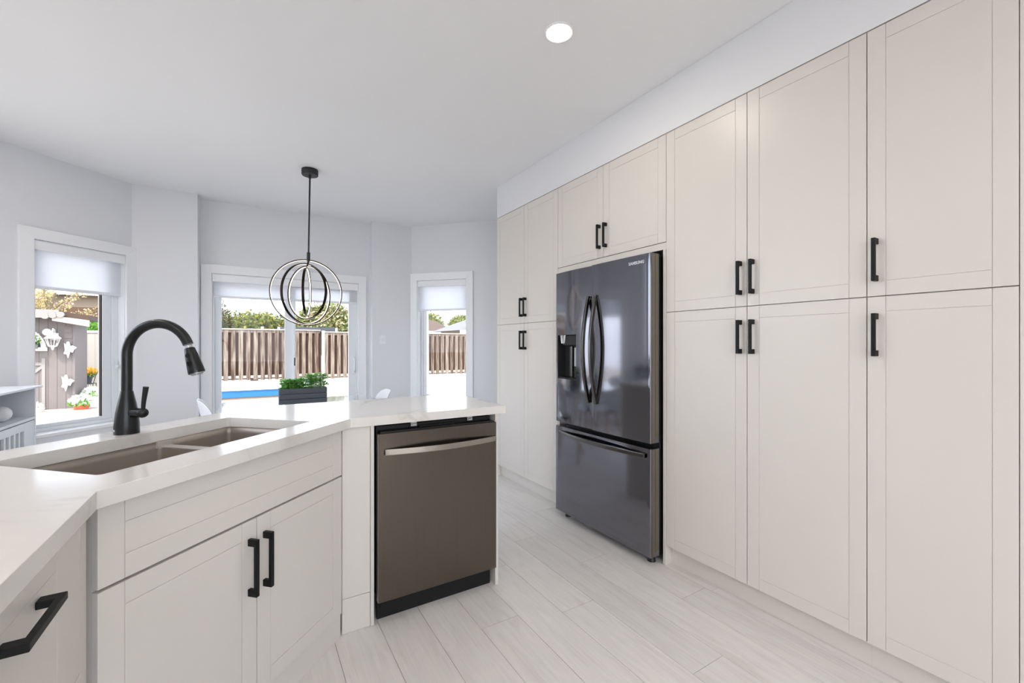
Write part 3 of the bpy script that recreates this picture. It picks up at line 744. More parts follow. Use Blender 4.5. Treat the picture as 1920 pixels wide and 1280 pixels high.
# filler between sink cabinet and dishwasher
t = thing('filler_panel', 'white filler panel between the sink cabinet and the dishwasher', 'panel', (0, 0, 0))
boxo('upper_board', (.342, .4590, 1.958, 1.974, .151, .884), M['cab'], t, bevel=.0007)
boxo('lower_board', (.342, .4590, 1.958, 1.974, .0005, .149), M['cab'], t, bevel=.0007)
tag(boxo('end_panel', (.4600, .475, 1.952, 2.53, .0005, .884), M['cab'], bevel=.0008), 'white upright panel left of the dishwasher', 'panel')
tag(boxo('end_panel', (1.089, 1.107, 1.952, 2.55, .0005, .884), M['cab'], bevel=.0008), 'white upright end panel right of the dishwasher', 'panel')
tag(boxo('back_panel', (.05, 1.107, 2.5515, 2.569, .0005, .884), M['cab'], bevel=.0008), 'white back panel of the island facing the dining table', 'panel')
# dishwasher
t = thing('dishwasher', 'dark stainless dishwasher with a bowed bar handle under the worktop', 'dishwasher', (.487, 1.932, 0))
DWW = .597
boxo('tub', (.006, DWW - .006, .06, .59, .104, .872), M['darkgap'], t, bevel=.003)
bm = bmn(); box(bm, 0.002, DWW, 0, .004, .100, .847); box(bm, .002, .006, .004, .030, .100, .847); box(bm, DWW - .004, DWW, .004, .03, .100, .847); box(bm, .006, DWW - .004, .004, .03, .100, .104)
dd = link('door', bm, M['dw'], t, bevel=.002)
bm = bmn(); box(bm, .0065, DWW - .0045, .0045, .058, .105, .843); link('inner_panel', bm, M['blackgloss'], dd, bevel=.003)
bm = bmn(); box(bm, .0005, .0019, .003, .03, .102, .845); link('edge_trim', bm, M['dwside'], dd)
bm = bmn(); box(bm, .012, DWW - .012, .008, .056, .8435, .8545)
for k in range(9): cyl(bm, (.05 + k * .022, .02, .854), (.05 + k * .022, .02, .8555), .0035, seg=10)
box(bm, .2, .38, .03, .055, .854, .862)
link('control_strip', bm, M['blackgloss'], dd, bevel=.002)
bow(dd, .765, 0, 0, .038, .0135, .012, horiz=True, span=(.028, .592)).data.materials[0] = M['dwhandle']
for fx in (.16, .45):
    bm = bmn(); box(bm, fx, fx + .028, .035, .06, .8725, .8745); box(bm, fx, fx + .028, .035, .037, .862, .8825); box(bm, fx + .008, fx + .02, .03, .036, .866, .872)
    link('mounting_bracket', bm, M['bracket'], t)
bm = bmn(); box(bm, .008, DWW - .008, .052, .07, .0005, .1035); box(bm, .02, .05, .046, .053, .05, .07); link('toe_kick', bm, mat('toe_black', '050505', .8, bump=.02), t, bevel=.002)

# ------------------------------------------------------------------ recessed lights
def potlight(x, y, label, group=None):
    t = thing('recessed_light', label, 'ceiling light', (x, y, CEIL), 0, group)
    bm = bmn(); lathe(bm, [(.057, -.001), (.057, -.004), (.062, -.007), (.068, -.004), (.069, -.0003)], 48); link('trim_ring', bm, M['trim'], t, smooth=True)
    bm = bmn(); lathe(bm, [(.0, -.003), (.0565, -.003)], 40); ln = link('lens', bm, M['lens'], t)
    L = bpy.data.lights.new('lamp', 'AREA'); L.shape = 'DISK'; L.size = .11; L.energy = LAMP_W; L.color = LAMP_C
    lo = bpy.data.objects.new('lamp', L); COL.objects.link(lo); lo.parent = t; lo.location = (0, 0, -.010)
    return t
potlight(1.262, 1.639, 'round white recessed ceiling light glowing above the floor between island and refrigerator')
for (x, y) in ((.75, -.8), (-.2, .3), (-.15, -1.1), (-1.15, .9), (-1.15, -.9), (-1.15, 2.2), (-1.3, 3.3)):  # unseen lamps added to lift the interior light
    potlight(x, y, 'round white recessed ceiling light added out of view for fill light', 'added fill lights out of view')

# ------------------------------------------------------------------ pendant
PX, PY = .446, 4.037
t = thing('pendant_light', 'black pendant light with nested glowing rings over the dining table', 'pendant light', (PX, PY, CEIL))
bm = bmn(); lathe(bm, [(.0, -.0005), (.064, -.0005), (.0655, -.004), (.0655, -.045), (.062, -.05), (.0, -.05)], 48); link('canopy', bm, M['canopy'], t, smooth=True)
RC = Vector((-.022, .013, 1.684 - CEIL)); top = Vector((-.010, .006, 1.965 - CEIL))
bm = bmn(); tube(bm, [(0, 0, -.048), (0, 0, -.075)], .0105, 16); tube(bm, [(0, 0, -.07), tuple(top + Vector((0, 0, .03)))], .0068, 16); link('rod', bm, M['canopy'], t, smooth=True)
bm = bmn(); tube(bm, [tuple(top + Vector((0, 0, .06))), tuple(top + Vector((-.001, .0005, -.012)))], .0135, 18)
tube(bm, [tuple(top + Vector((0, 0, -.01))), (RC.x, RC.y, RC.z + .21)], .0075, 12); link('socket', bm, M['canopy'], t, smooth=True)
view = math.degrees(math.atan2(PY, PX)) - 90       # ring facing the kitchen
def ringobj(rad, deg, dz, hw=.0095, th=.0085):
    mt = Matrix.Translation(RC + Vector((0, 0, dz))) @ Matrix.Rotation(R(view + deg), 4, 'Z') @ Matrix.Rotation(PI / 2, 4, 'X')
    def band(r0, r1, w, n=96):
        bm = bmn(); rows = []
        for i in range(n):
            a = 2 * PI * i / n; c, s = math.cos(a), math.sin(a)
            rows.append([bm.verts.new((r * c, r * s, z)) for r, z in ((r0, -w), (r1, -w), (r1, w), (r0, w))])
        for i in range(n):
            A, B = rows[i], rows[(i + 1) % n]
            for k in range(4): bm.faces.new((A[k], A[(k + 1) % 4], B[(k + 1) % 4], B[k]))
        return bm
    o = link('ring', band(rad - th, rad, hw), M['ring'], t, mtx=mt, smooth=True)
    link('led_strip', band(rad - th - .0022, rad - th - .0002, hw * .42), M['led'], o, smooth=True)
ringobj(.281, 3, 0); ringobj(.258, 44, -.012); ringobj(.228, -50, .0); ringobj(.205, 82, .005)

# ------------------------------------------------------------------ dining table, planter, chairs
TX0, TX1, TY0, TY1, TZ = -.20, .99, 3.42, 4.38, .75
t = thing('dining_table', 'glossy glass-topped dining table in the bay', 'table', ((TX0 + TX1) / 2, (TY0 + TY1) / 2, 0))
hx, hy = (TX1 - TX0) / 2, (TY1 - TY0) / 2
boxo('table_top', (-hx, hx, -hy, hy, TZ - .012, TZ), M['tableglass'], t, bevel=.002)
boxo('apron', (-hx + .06, hx - .06, -hy + .06, hy - .06, TZ - .08, TZ - .0125), M['tableleg'], t, bevel=.003)
for sx in (-1, 1):
    for sy in (-1, 1):
        bm = bmn(); cyl(bm, (sx * (hx - .09), sy * (hy - .09), TZ - .08), (sx * (hx - .06), sy * (hy - .06), 0.0), .028, .018, 20); link('leg', bm, M['tableleg'], t, smooth=True)
def leafquad(bm, p, d, n, L, w):
    d = d.normalized(); s = d.cross(n)
    if s.length < 1e-4: s = d.orthogonal()
    s.normalize(); m = p + d * L * .5 + n * L * .08
    v = [bm.verts.new(x) for x in (p, m - s * w, p + d * L, m + s * w)]
    bm.faces.new(v)
rv = lambda: Vector((random.gauss(0, 1), random.gauss(0, 1), random.gauss(0, 1))).normalized()
PL = (.391, 4.02)
t = thing('planter_box', 'charcoal slatted planter box of green herbs on the dining table', 'planter', (PL[0], PL[1], TZ))
px, py, pz = .173, .07, .131
bm = bmn()
for i in range(3):
    z0 = .0005 + i * (pz / 3 + .0008)
    for sy in (-1, 1): box(bm, -px, px, sy * py - .006, sy * py + .006, z0, z0 + pz / 3 - .003)
    for sx in (-1, 1): box(bm, sx * px - .006, sx * px + .006, -py + .006, py - .006, z0, z0 + pz / 3 - .003)
box(bm, -px + .006, px - .006, -py + .006, py - .006, .001, .008)
box(bm, -px + .0065, -px + .012, -py + .007, py - .007, .008, pz - .01); box(bm, px - .012, px - .0065, -py + .007, py - .007, .008, pz - .01)
box(bm, -px + .012, px - .012, -py + .0065, -py + .012, .008, pz - .01); box(bm, -px + .012, px - .012, py - .012, py - .0065, .008, pz - .01)
link('box', bm, M['planter'], t, bevel=.0015)
boxo('soil', (-px + .013, px - .013, -py + .013, py - .013, .09, .115), M['soil'], t)
bm = bmn()
for i in range(190):
    x = random.uniform(-px + .01, px - .01); y = random.uniform(-py + .01, py - .01); h = random.uniform(.02, .10) * (1.25 if x > .02 else .85)
    c = Vector((x * 1.04, y * 1.12, .115 + h))
    tube(bm, [(x, y, .112), tuple(c)], .0011, 4)
    for k in range(7):
        a = 2 * PI * k / 7 + random.random(); d = Vector((math.cos(a), math.sin(a), random.uniform(-.15, .7)))
        leafquad(bm, c, d, Vector((0, 0, 1)), random.uniform(.024, .042), random.uniform(.009, .014))
tag_o = link('foliage', bm, M['herb'], t)
bm = bmn()
for i in range(40):
    x = random.uniform(.02, px); y = random.uniform(-py, py); c = Vector((x, y, .13 + random.uniform(.05, .10)))
    tube(bm, [(x, y, .112), tuple(c)], .001, 4)
    for k in range(5):
        a = 2 * PI * k / 5; leafquad(bm, c, Vector((math.cos(a), math.sin(a), .6)), Vector((0, 0, 1)), .014, .006)
link('blossom', bm, M['whitepetal'], t)
bm = bmn(); c = Vector((px + .004, -.02, .135)); tube(bm, [(px - .02, -.02, .112), tuple(c), (px + .02, -.02, .15)], .0012, 5)
for k in range(6): leafquad(bm, Vector((px + .01 + .003 * k, -.02, .145)), Vector((random.uniform(-.3, 1), random.uniform(-1, .3), random.uniform(-.2, .8))), Vector((0, 0, 1)), .03, .008)
link('stray_sprig', bm, M['darkleaf'], t)

def chair(x, y, deg, label):
    t = thing('dining_chair', label, 'chair', (x, y, 0), deg, 'white shell chairs at the dining table')
    # moulded shell: profile runs from the front lip over the seat up the back; local -y is the front
    prof = [(-.215, .425), (-.20, .445), (-.12, .437), (-.03, .425), (.06, .425), (.13, .445), (.175, .50), (.205, .58), (.225, .67), (.24, .76), (.252, .815), (.258, .832)]
    half = [.17, .215, .235, .24, .235, .23, .225, .222, .215, .20, .155, .08]
    lift = [.0, .005, .02, .04, .055, .06, .05, .0, .0, .0, .0, .0]
    fwd = [0, 0, 0, 0, 0, .005, .04, .07, .075, .065, .035, .01]
    bm = bmn(); rows = []; n = 16
    for (yy, zz), h, lf, fw in zip(prof, half, lift, fwd):
        row = []
        for k in range(n + 1):
            u = 2 * k / n - 1; row.append(bm.verts.new((u * h, yy - fw * abs(u) ** 2.2, zz + lf * abs(u) ** 2.5)))
        rows.append(row)
    for A, B in zip(rows, rows[1:]):
        for k in range(n): bm.faces.new((A[k], A[k + 1], B[k + 1], B[k]))
    o = link('shell', bm, M['chair'], t, smooth=True)
    s = o.modifiers.new('solid', 'SOLIDIFY'); s.thickness = .006; s.offset = -1
    o.modifiers.new('sub', 'SUBSURF').levels = 1; o.modifiers['sub'].render_levels = 2
    for sx in (-1, 1):
        for sy in (-1, 1):
            bm = bmn(); cyl(bm, (sx * .12, sy * .10, .405), (sx * .23, sy * .20, 0), .014, .010, 16); link('leg', bm, M['beech'], t, smooth=True)
    bm = bmn()
    for (a, b) in (((-1, -1), (1, 1)), ((-1, 1), (1, -1))):
        cyl(bm, (a[0] * .17, a[1] * .145, .22), (b[0] * .12, b[1] * .10, .40), .004, seg=8)
    box(bm, -.13, .13, -.11, .11, .403, .411)
    link('brace', bm, M['black'], t)
    return t
chair(-.07, 3.99, 96, 'white moulded shell chair at the left end of the dining table')
chair(.84, 3.96, -92, 'white moulded shell chair at the right end of the dining table')

# ------------------------------------------------------------------ side cabinet on the left
t = thing('side_cabinet', 'white side cabinet with an open shelf and slatted door by the left window', 'cabinet', (-1.28, 2.9, 0), 90)
SL = 1.45; D = .36; TH = .018; ST = .95
bm = bmn(); box(bm, -.02, SL + .065, -.015, D + .0, ST - .014, ST); link('top', bm, M['shelf'], t, bevel=.002)
bm = bmn()
box(bm, 0, TH, 0, D, .0005, ST - .0145); box(bm, SL - TH, SL, 0, D, .0005, ST - .0145); box(bm, TH, SL - TH, D - .01, D, .05, ST - .0145)
box(bm, TH, SL - TH, .02, D - .01, .05, .068)
link('body', bm, M['shelf'], t, bevel=.001)
bm = bmn(); box(bm, TH, SL - TH, 0, D - .01, .722, .74); link('shelf', bm, M['shelf'], t, bevel=.001)
bm = bmn(); cyl(bm, (SL - .29, D - .0105, .92), (SL - .29, D - .02, .92), .006, seg=12); link('cable_hole', bm, M['darkgap'], t)
for i in range(3):
    a = SL - TH - .12 - (i + 1) * .43; b = a + .425
    bm = bmn(); st = .045
    box(bm, a, a + st, -.0, .018, .06, .715); box(bm, b - st, b, 0, .018, .06, .715); box(bm, a + st, b - st, 0, .018, .665, .715); box(bm, a + st, b - st, 0, .018, .06, .11)
    for k in range(1, 5): x = a + st + (b - a - 2 * st) * k / 5; box(bm, x - .011, x + .011, 0, .016, .11, .665)
    dq = link('door', bm, M['shelf'], t, bevel=.001)
    bm = bmn(); box(bm, a + st - .005, b - st + .005, .0165, .0178, .105, .67); link('door_panel', bm, M['greypanel'], dq)
bm = bmn(); box(bm, SL - TH - .119, SL - TH, .004, .018, .06, .715); link('side_strip', bm, M['shelf'], t)
bm = bmn(); sphere(bm, (0, 0, .0500), .0512, 4, (1, 1, .97))
o = link('round_vase', bm, M['ball'], smooth=True); o.location = (-1.37, 4.11, .7405); tag(o, 'white ball-shaped vase on the open shelf of the side cabinet', 'vase')

# ------------------------------------------------------------------ outdoors
GZ = -.35
def gpt(x, y): return (x, y, GZ)
o = boxo('patio', (-18, 18, -14, 30, GZ - .2, GZ), M['patio']); struct(o, 'bright concrete patio behind the house', 'patio')
struct(boxo('trim_2', (-2.2, 3.1, 5.2, 5.6, GZ, -.301), M['white_out']))
# outside sill of the patio door
# fence: board-on-board panels
FY = 17.2
def fence(x0, x1, ztop, zbot, label, y=FY, posts=()):
    t = thing('fence', label, 'fence', (x0, y, GZ)); L = x1 - x0; a, b = zbot - GZ, ztop - GZ; n = int(L / .212)
    bm = bmn()
    for i in range(n):
        x = (i + .5) * L / n; box(bm, x - .062, x + .062, -.05, -.03, a - .02 + random.uniform(-.01, .01), b - .06)
    link('front_boards', bm, M['fence'], t)
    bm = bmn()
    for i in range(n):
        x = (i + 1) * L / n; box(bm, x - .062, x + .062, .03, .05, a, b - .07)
    link('rear_boards', bm, M['fence_rear_shaded'], t)
    for (z, h, nm) in ((b - .13, .09, 'rail'), (a + .04, .09, 'rail')):
        bm = bmn(); box(bm, 0, L, -.028, .028, z, z + h); link(nm, bm, M['gate'] if z < b - .5 else M['fence'], t)
    bm = bmn(); box(bm, -.02, L + .02, -.07, .07, b - .035, b); link('cap_rail', bm, M['gate'], t)
    for xp in posts:
        bm = bmn(); box(bm, xp - x0 - .05, xp - x0 + .05, -.075, .03, 0, b + .03); link('post', bm, M['gate'], t)
    return t
fence(-1.6, 2.225, 1.77, .05, 'weathered brown board fence with white cap behind the blue pool', posts=(-1.6,))
fence(2.34, 10.6, 1.71, .0, 'weathered board fence to the right, lower than the stretch behind the pool', posts=(2.345, 9.0))
# masonry kerb below the fence
struct(boxo('trim_3', (-4.4, 12, FY - .25, FY + .3, GZ, .0 - .03), M['white_out']), 'white retaining kerb under the fence', 'kerb')
# blue pool
t = thing('swimming_pool', 'low blue above-ground pool with a pale rim in front of the fence', 'pool', (.0, 15.6, GZ))
def stadium(hx, hy, n=20):
    return [(hx * math.copysign(abs(math.cos(a)) ** .5, math.cos(a)), hy * math.copysign(abs(math.sin(a)) ** .5, math.sin(a))) for a in [2 * PI * k / (2 * n) for k in range(2 * n)]]
bm = bmn(); prism(bm, stadium(1.75, .9), .06, .26, 'z'); link('wall', bm, M['poolblue'], t, smooth=True)
bm = bmn(); prism(bm, stadium(1.80, .94), .2605, .34, 'z'); link('rim', bm, M['poolrim'], t, smooth=True)
bm = bmn(); prism(bm, stadium(1.72, .88), .0, .0595, 'z'); link('base', bm, M['bark'], t, smooth=True)
# shed
t = thing('garden_shed', 'grey board garden shed with overhanging roof seen through the left window', 'shed', (-3.70, 14.9, GZ))
EZ = 1.87 - GZ
bm = bmn()
for i in range(14):                                             # vertical boards on the front
    x = -2.2 + i * .157; box(bm, x + .003, x + .154, -.012, .0, 0, EZ)
box(bm, -2.2, 0, 0, .04, 0, EZ)
link('front_wall', bm, M['siding'], t)
boxo('side_wall', (-.04, 0, .04, .90, 0, EZ), M['siding'], t)
bm = bmn()
for i in range(4):                                              # lap-sided panel at the upper right corner
    z = 1.44 + i * .15; prism(bm, [(-.036, z), (-.016, z + .15), (-.0125, z + .15), (-.0125, z)], -.19, -.045, 'x')
link('lap_siding', bm, M['siding'], t)
boxo('back_wall', (-2.2, 0, .90, .94, 0, EZ), M['siding'], t)
bm = bmn(); box(bm, -.04, .004, -.03, .04, 0, EZ); link('corner_board', bm, M['siding'], t)
bm = bmn(); box(bm, -2.5, -.20, -.34, -.31, EZ - .0, EZ + .20); link('fascia', bm, M['shedtrim'], t, bevel=.005)
bm = bmn(); prism(bm, [(-2.5, EZ + .02), (-2.5, EZ + .19), (-.31, EZ + .19), (.33, EZ + .09), (.33, EZ - .04), (-.31, EZ + .02)], -.30, 1.0, 'y'); link('roof', bm, M['shingle'], t)
bm = bmn(); prism(bm, [(-.31, EZ + .06), (.35, EZ - .04), (.35, EZ - .20), (-.31, EZ - .065)], -.38, -.345, 'y'); link('bargeboard', bm, M['gate'], t, bevel=.01)
for k in range(3):
    bm = bmn(); cyl(bm, (-.42 + k * .13, -.345, EZ + .045 + k * .02), (-.42 + k * .13, -.42 , EZ + .045 + k * .02), .07, .07, 24); link('rafter_end', bm, M['shedtrim'], t, smooth=True)
bm = bmn(); box(bm, -.58, -.52, -.034, -.0125, 0, 1.25); box(bm, -2.1, -.58, -.034, -.0125, 1.08, 1.15)
prism(bm, [(-1.15, .55), (-1.08, .5), (-.58, 1.0), (-.58, 1.08)], -.034, -.0125, 'y'); link('door_frame', bm, M['shedtrim'], t)
# arched window of the shed
bm = bmn(); n = 24
out = [(-.50, 1.48)] + [(-1.0 + .50 * math.cos(PI * k / n), 1.50 + .50 * math.sin(PI * k / n)) for k in range(n + 1)] + [(-1.5, 1.48)]
inn = [(-1.0 + .41 * math.cos(PI * k / n), 1.52 + .40 * math.sin(PI * k / n)) for k in range(n + 1)]
for a, b, c, d in zip(out[1:-1], out[2:-1], inn, inn[1:]):
    prism(bm, [a, b, d, c], -.05, -.0125, 'y')
box(bm, -1.52, -.48, -.06, -.0125, 1.43, 1.52)
wf = link('window_frame', bm, M['white_out'], t)
bm = bmn(); prism(bm, inn, -.016, -.013, 'y'); link('pane', bm, M['shedglass'], wf)
def leafcloud(bm, c, rad, n, L, w, droop=0):
    c = Vector(c)
    for i in range(n):
        v = rv(); p = c + Vector((v.x * rad[0], v.y * rad[1], v.z * rad[2])) * random.uniform(.72, 1.0)
        d = (v * .7 + rv() * .8 - Vector((0, 0, droop))).normalized(); leafquad(bm, p, d, v, L * random.uniform(.6, 1.2), w * random.uniform(.7, 1.2))
# flowers in the shed window box
t2 = thing('window_box', 'planter of white and green flowers under the arched shed window', 'planter', (-4.62, 14.72, 1.20))
bm = bmn(); box(bm, -.3, .3, -.08, .075, -.06, .04); link('box', bm, M['shedtrim'], t2, bevel=.004)
bm = bmn(); leafcloud(bm, (.05, -.0, .16), (.30, .09, .18), 600, .05, .02); link('foliage', bm, M['greenleaf'], t2)
bm = bmn(); leafcloud(bm, (.07, -.03, .2), (.30, .10, .19), 800, .03, .014); link('blossom', bm, M['whitepetal'], t2)
# lantern
def at(px_, Y):                                                   # point on the vertical plane y=Y seen in column px_
    u = (px_ - 960) / 810; rx = math.sin(YAW) + u * math.cos(YAW); ry = math.cos(YAW) - u * math.sin(YAW); return rx * Y / ry
t = thing('wall_lantern', 'white carriage lantern on the grey shed wall', 'lantern', (-4.05, 14.72, 1.36))
bm = bmn(); lathe(bm, [(.0, .16), (.05, .15), (.09, .10), (.10, .09), (.155, .03), (.155, .02), (.0, .02)], 6); link('roof', bm, M['white_out'], t)
bm = bmn()
for k in range(6):
    a = 2 * PI * k / 6; cyl(bm, (.13 * math.cos(a), .13 * math.sin(a), .02), (.075 * math.cos(a), .075 * math.sin(a), -.16), .008, seg=6)
lathe(bm, [(.08, -.15), (.08, -.17), (.03, -.19), (.018, -.25), (.0, -.26)], 6); link('cage', bm, M['white_out'], t)
bm = bmn(); lathe(bm, [(.12, .019), (.068, -.149)], 6); link('glass', bm, M['glass'], t)
bm = bmn(); tube(bm, [(0, .165, .05), (-.0, .12, .24), (0, .02, .26), (0, 0, .15)], .014, 8); box(bm, -.06, .06, .15, .167, -.02, .16); sphere(bm, (-.09, -.01, .17), .085, 2)
link('bracket', bm, M['white_out'], t)
# fairy-shaped wall ornaments
def ornament(x, z, label, flip=1):
    t = thing('wall_ornament', label, 'ornament', (x, 14.80, z), 0)
    o_ = [(0, -.28), (.035, -.16), (.06, -.06), (.13, -.09), (.17, .01), (.25, .08), (.17, .13), (.11, .16), (.08, .10), (.05, .20), (.03, .29), (-.03, .28), (-.06, .19), (-.12, .24), (-.10, .10), (-.09, -.02), (-.13, -.12), (-.04, -.15)]
    bm = bmn(); prism(bm, [(x_ * flip * .62, z_ * .72) for x_, z_ in o_], -.02, .02, 'y'); link('figure', bm, M['white_out'], t, bevel=.008)
    bm = bmn(); cyl(bm, (0, .02, .05), (0, .087, .05), .01, seg=8); link('peg', bm, M['black'], t)
ornament(-3.80, 1.10, 'white fairy silhouette ornament at the upper right of the shed wall'); ornament(-3.84, .28, 'white fairy silhouette ornament low on the shed wall')
# gate behind the shed
t = thing('garden_gate', 'pale painted board gate behind the shed corner', 'gate', (-4.32, FY, GZ))
bm = bmn()
for i in range(4): box(bm, i * .16 + .002, i * .16 + .158, -.03, 0, 0, 1.58 - GZ)
link('boards', bm, M['gate'], t)
bm = bmn(); box(bm, -.05, .7, -.055, .03, 1.58 - GZ, 1.64 - GZ); box(bm, .22, .30, -.05, .02, 1.64 - GZ, 1.95 - GZ); link('rail', bm, M['white_out'], t)
bm = bmn(); box(bm, .06, .14, -.05, -.031, 1.32, 1.44); box(bm, .09, .13, -.06, -.051, 1.70, 1.78); link('latch', bm, M['pot'], t)
t = thing('fence', 'tall pale and tan board fence at the right edge of the left window view', 'fence', (-3.66, FY - .1, GZ))
bm = bmn()
for i in range(2): box(bm, i * .14, i * .14 + .135, -.03, 0, 0, 1.79 - GZ)
link('pale_boards', bm, M['gate'], t)
bm = bmn()
for i in range(12): box(bm, .29 + i * .125, .29 + i * .125 + .12, -.03, 0, 0, 1.76 - GZ)
link('tan_boards', bm, mat('tan_fence_boards', '755F49', .85, bump=.3, bscale=20, vary=.25, vscale=5), t)
bm = bmn(); box(bm, -.02, .3, -.05, .02, 1.80 - GZ, 1.84 - GZ); link('cap', bm, M['stucco'], t)
# plant stand with yellow mums, pots
sx, sy = -3.885, 16.35
t = thing('plant_stand', 'small wire plant stand beside the shed', 'stand', (sx, sy, GZ))
bm = bmn()
for a in (-.22, .22):
    for b in (-.14, .14): tube(bm, [(a, b, 0), (a, b, .50)], .012, 8)
for z in (.15, .30, .50):
    for b in (-.14, .14): tube(bm, [(-.23, b, z), (.23, b, z)], .01, 8)
    for k in range(9): tube(bm, [(-.22 + k * .055, -.14, z), (-.22 + k * .055, .14, z)], .006, 6)
for k in range(10): tube(bm, [(-.22 + k * .049, -.145, .38), (-.22 + k * .049, -.145, .5)], .005, 6)
tube(bm, [(.22, -.14, .5), (.28, -.14, .75), (.34, -.14, .88)], .012, 8)
link('wire_frame', bm, M['wire'], t)
t = thing('potted_chrysanthemum', 'yellow chrysanthemum in a dark pot on the wire plant stand', 'flower pot', (sx, sy, GZ + .511))
bm = bmn(); lathe(bm, [(.0, 0), (.15, 0), (.19, .20), (.20, .21), (.17, .21), (.0, .19)], 28); link('pot', bm, M['pot'], t, smooth=True)
bm = bmn(); leafcloud(bm, (0, 0, .26), (.24, .22, .09), 500, .07, .02); link('foliage', bm, M['greenleaf'], t)
bm = bmn(); leafcloud(bm, (0, 0, .33), (.27, .24, .11), 1300, .045, .022); link('blossom', bm, M['yellow'], t)
def flowerpot(name, x, y, r, h, potm, label, petals='whitepetal', spread=1.3, hh=.14, n=500, base=GZ):
    t = thing(name, label, 'flower pot', (x, y, base))
    bm = bmn(); lathe(bm, [(.0, 0), (r * .7, 0), (r, h), (r * 1.08, h), (r * .9, h - .02), (.0, h - .03)], 24); link('pot', bm, M[potm], t, smooth=True)
    bm = bmn(); leafcloud(bm, (0, 0, h + .03), (r * spread, r * spread, .07), n // 2, .07, .02); link('foliage', bm, M['greenleaf'], t)
    bm = bmn(); leafcloud(bm, (0, 0, h + hh * .6), (r * spread, r * spread, hh), n, .05, .025); link('blossom', bm, M[petals], t)
flowerpot('potted_flower', -3.50, 14.55, .17, .13, 'terracotta', 'white flowers in a coral red pot on the patio before the plant stand')
flowerpot('potted_flower', -3.44, 15.2, .16, .26, 'white_out', 'white flowers in a tall white pot on the patio')
flowerpot('potted_flower', -3.40, 15.85, .17, .22, 'stucco', 'white flowers in a tan pot against the tan fence boards', n=300)
bm = bmn(); lathe(bm, [(0, 0), (.14, 0), (.15, .42), (.13, .45), (0, .45)], 20)
o = link('white_canister', bm, M['white_out'], smooth=True); o.location = (-3.45, 16.6, GZ); tag(o, 'tall plain white canister behind the white flower pots', 'canister')
bm = bmn(); leafcloud(bm, (0, 0, .1), (.16, .13, .12), 300, .06, .02); o = link('ground_flowers', bm, M['whitepetal']); o.location = (-4.30, 14.45, GZ)
tag(o, 'low white flowers at the foot of the shed wall', 'flowers')

# houses behind
def house(x0, x1, y, zt, label, wallm, roofm, rz, over=.4, ridge=None, depth=5):
    t = thing('house', label, 'house', ((x0 + x1) / 2, y, GZ)); h = (x1 - x0) / 2
    boxo('walls', (-h, h, 0, depth, 0, zt - GZ), M[wallm], t)
    bm = bmn(); a = zt - GZ + .001; b = rz - GZ; r = h * .35 if ridge is None else ridge
    v = [bm.verts.new(p) for p in ((-h - over, -over, a), (h + over, -over, a), (h + over, depth + over, a), (-h - over, depth + over, a), (-r, depth / 2, b), (r, depth / 2, b))]
    for f in ((0, 1, 5, 4), (1, 2, 5), (2, 3, 4, 5), (3, 0, 4), (3, 2, 1, 0)): bm.faces.new([v[i] for i in f])
    n = bmesh.ops.subdivide_edges(bm, edges=bm.edges[:], cuts=1)
    link('roof', bm, M[roofm], t); 
    bm = bmn(); box(bm, -h - over, h + over, -over - .04, -over, a - .16, a); link('gutter', bm, M['white_out'], t)
    for wx in (-h * .5, h * .3):
        bm = bmn(); box(bm, wx - .5, wx + .5, -.05, -.001, (zt - GZ) - 1.5, (zt - GZ) - .5); wf = link('window', bm, M['white_out'], t)
        bm = bmn(); box(bm, wx - .43, wx + .43, -.06, -.051, (zt - GZ) - 1.43, (zt - GZ) - .57); link('pane', bm, M['shedglass'], wf)
    return t
house(4.5, 10.1, 24, 2.0, 'house with a brown shingle roof beyond the right-hand fence', 'stucco', 'shingle', 2.72, ridge=2.45, depth=2.5)
house(9.15, 14.5, 19.6, 1.93, 'house with a pale grey roof beyond the fence at the right window edge', 'stucco', 'roofpale', 2.9, ridge=.9, depth=3)
house(-16, -4.5, 27, 3.6, 'pale neighbouring house behind the shed and bare branches', 'stucco', 'roofpale', 6.4)
boxh = boxo('garden_wall', (-13, -4.9, 24.0, 24.3, GZ, 2.74), M['brick']); tag(boxh, 'brown garden wall behind the shed', 'wall')

# trees
def crown(name, c, rad, n, L, w, m, label, cat='tree', trunk=None, lumps=9, group=None):
    t = thing(name, label, cat, (c[0], c[1], GZ), 0, group); cz = c[2] - GZ
    bm = bmn(); L_ = [((0, 0, cz), rad)]
    rs = random.getstate(); random.seed(hash(label) % 1000 if False else len(label) * 7)
    for k in range(lumps):
        v = rv(); v.z = abs(v.z) * .9 - .2
        L_.append(((v.x * rad[0] * .62, v.y * rad[1] * .62, cz + v.z * rad[2] * .62), tuple(r * random.uniform(.38, .55) for r in rad)))
    tot = sum(q[1][0] * q[1][2] for q in L_)
    for cc, rr in L_: leafcloud(bm, cc, rr, int(n * rr[0] * rr[2] / tot), L, w, .2)
    link('crown', bm, M[m], t)
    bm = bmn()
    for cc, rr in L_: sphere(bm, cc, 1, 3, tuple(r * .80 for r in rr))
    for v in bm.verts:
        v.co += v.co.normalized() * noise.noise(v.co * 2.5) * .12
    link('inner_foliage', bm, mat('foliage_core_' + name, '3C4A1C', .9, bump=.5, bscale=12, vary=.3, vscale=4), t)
    bm = bmn(); cyl(bm, (0, 0, 0), (0, 0, cz), .14, .09, 12); link('trunk', bm, M['bark'], t)
    random.setstate(rs); return t
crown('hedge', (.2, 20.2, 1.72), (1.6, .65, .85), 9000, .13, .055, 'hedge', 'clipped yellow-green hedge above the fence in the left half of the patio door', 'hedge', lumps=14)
crown('conifer', (-1.15, 18.6, 1.7), (.7, .5, 1.2), 4500, .16, .03, 'conifer', 'olive conifer at the left edge of the patio door view', 'tree', lumps=6)
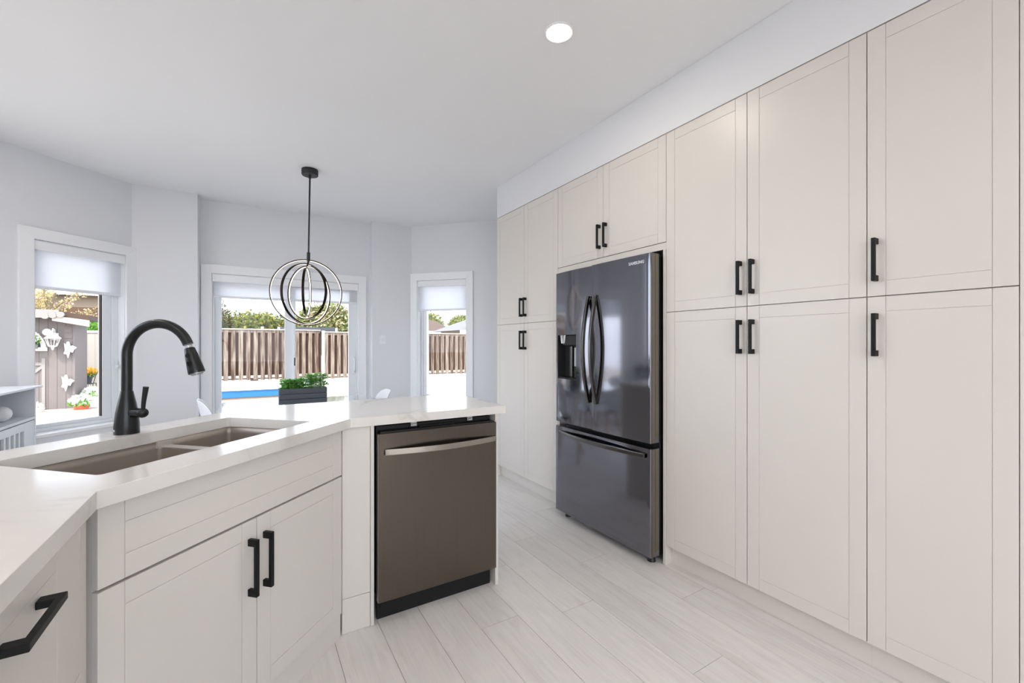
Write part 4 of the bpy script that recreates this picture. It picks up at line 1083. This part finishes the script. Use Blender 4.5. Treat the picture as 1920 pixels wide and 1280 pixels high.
crown('flowering_shrub', (3.25, 22.3, 2.0), (1.5, .7, 1.35), 12000, .13, .055, 'hedge2', 'leafy shrub with cream blossoms above the fence in the right half of the patio door', 'shrub', lumps=14)
crown('rounded_tree', (11.2, 30, 2.4), (1.15, 1.1, 1.15), 4500, .17, .075, 'hedge', 'rounded green tree behind the brown shingle roof', 'tree', lumps=6)
crown('rounded_tree', (15.3, 33, 2.5), (1.3, 1.2, 1.25), 5500, .17, .075, 'hedge', 'rounded green tree above the pale grey roof', 'tree', lumps=6)
# bare-branched tree behind the shed
t = thing('leafy_branch_tree', 'sparse tree with crooked branches behind the shed', 'tree', (-6.5, 21.6, GZ))
bm = bmn(); tips = []
def branch(p, d, r, L, depth):
    pts = [p]; dd = Vector(d).normalized(); q = Vector(p)
    for k in range(6):
        dd = (dd + rv() * .16).normalized(); q = q + dd * L / 6; pts.append(tuple(q)); tips.append(tuple(q)) if depth > 0 else None
    tube(bm, pts, [r * (1 - .6 * i / 6) for i in range(7)], 7)
    if depth < 3:
        for k in range(3 if depth else 5):
            i = random.randint(2, 6); nd = (dd + rv() * .8 + Vector((.15, 0, .0))).normalized(); branch(pts[i], nd, r * .45, L * .62, depth + 1)
branch((0, 0, 0), (.02, 0, 1), .17, 3.0, 0); branch((.0, 0, 2.2), (.8, .0, .6), .09, 1.6, 1); branch((0, 0, 2.55), (1, .0, .12), .06, 1.9, 1)
link('branches', bm, M['bark'], t)
bm = bmn()
for p in tips:
    for k in range(5): leafquad(bm, Vector(p) + rv() * .12, rv(), rv(), .08, .025)
link('leaves', bm, M['branchleaf'], t)
bm = bmn(); leafcloud(bm, (0, 0, 0), (.75, .4, .30), 900, .12, .04); bx = thing('bush', 'bright green bush tips between shed roof and fence', 'bush', (-4.5, 17.9, GZ))
link('foliage', bm, M['greenleaf'], bx, mtx=Matrix.Translation((0, 0, 2.1)))
bm = bmn(); tube(bm, [(0, 0, 0), (.02, 0, 1.2), (0, 0, 2.0)], .04, 8); link('stem', bm, M['bark'], bx)
# posts of the play set behind the fence
t = thing('trampoline_net', 'dark trampoline net with white poles beyond the fence', 'trampoline', (1.0, 19.0, GZ))
bm = bmn()
for x in (-.55, .0, 2.1): tube(bm, [(x, 0, 0), (x, 0, 2.26)], .045, 8)
link('pole', bm, M['white_out'], t)
bm = bmn(); box(bm, .0, 2.05, .05, .07, 1.2, 2.28); link('net', bm, M['pot'], t)
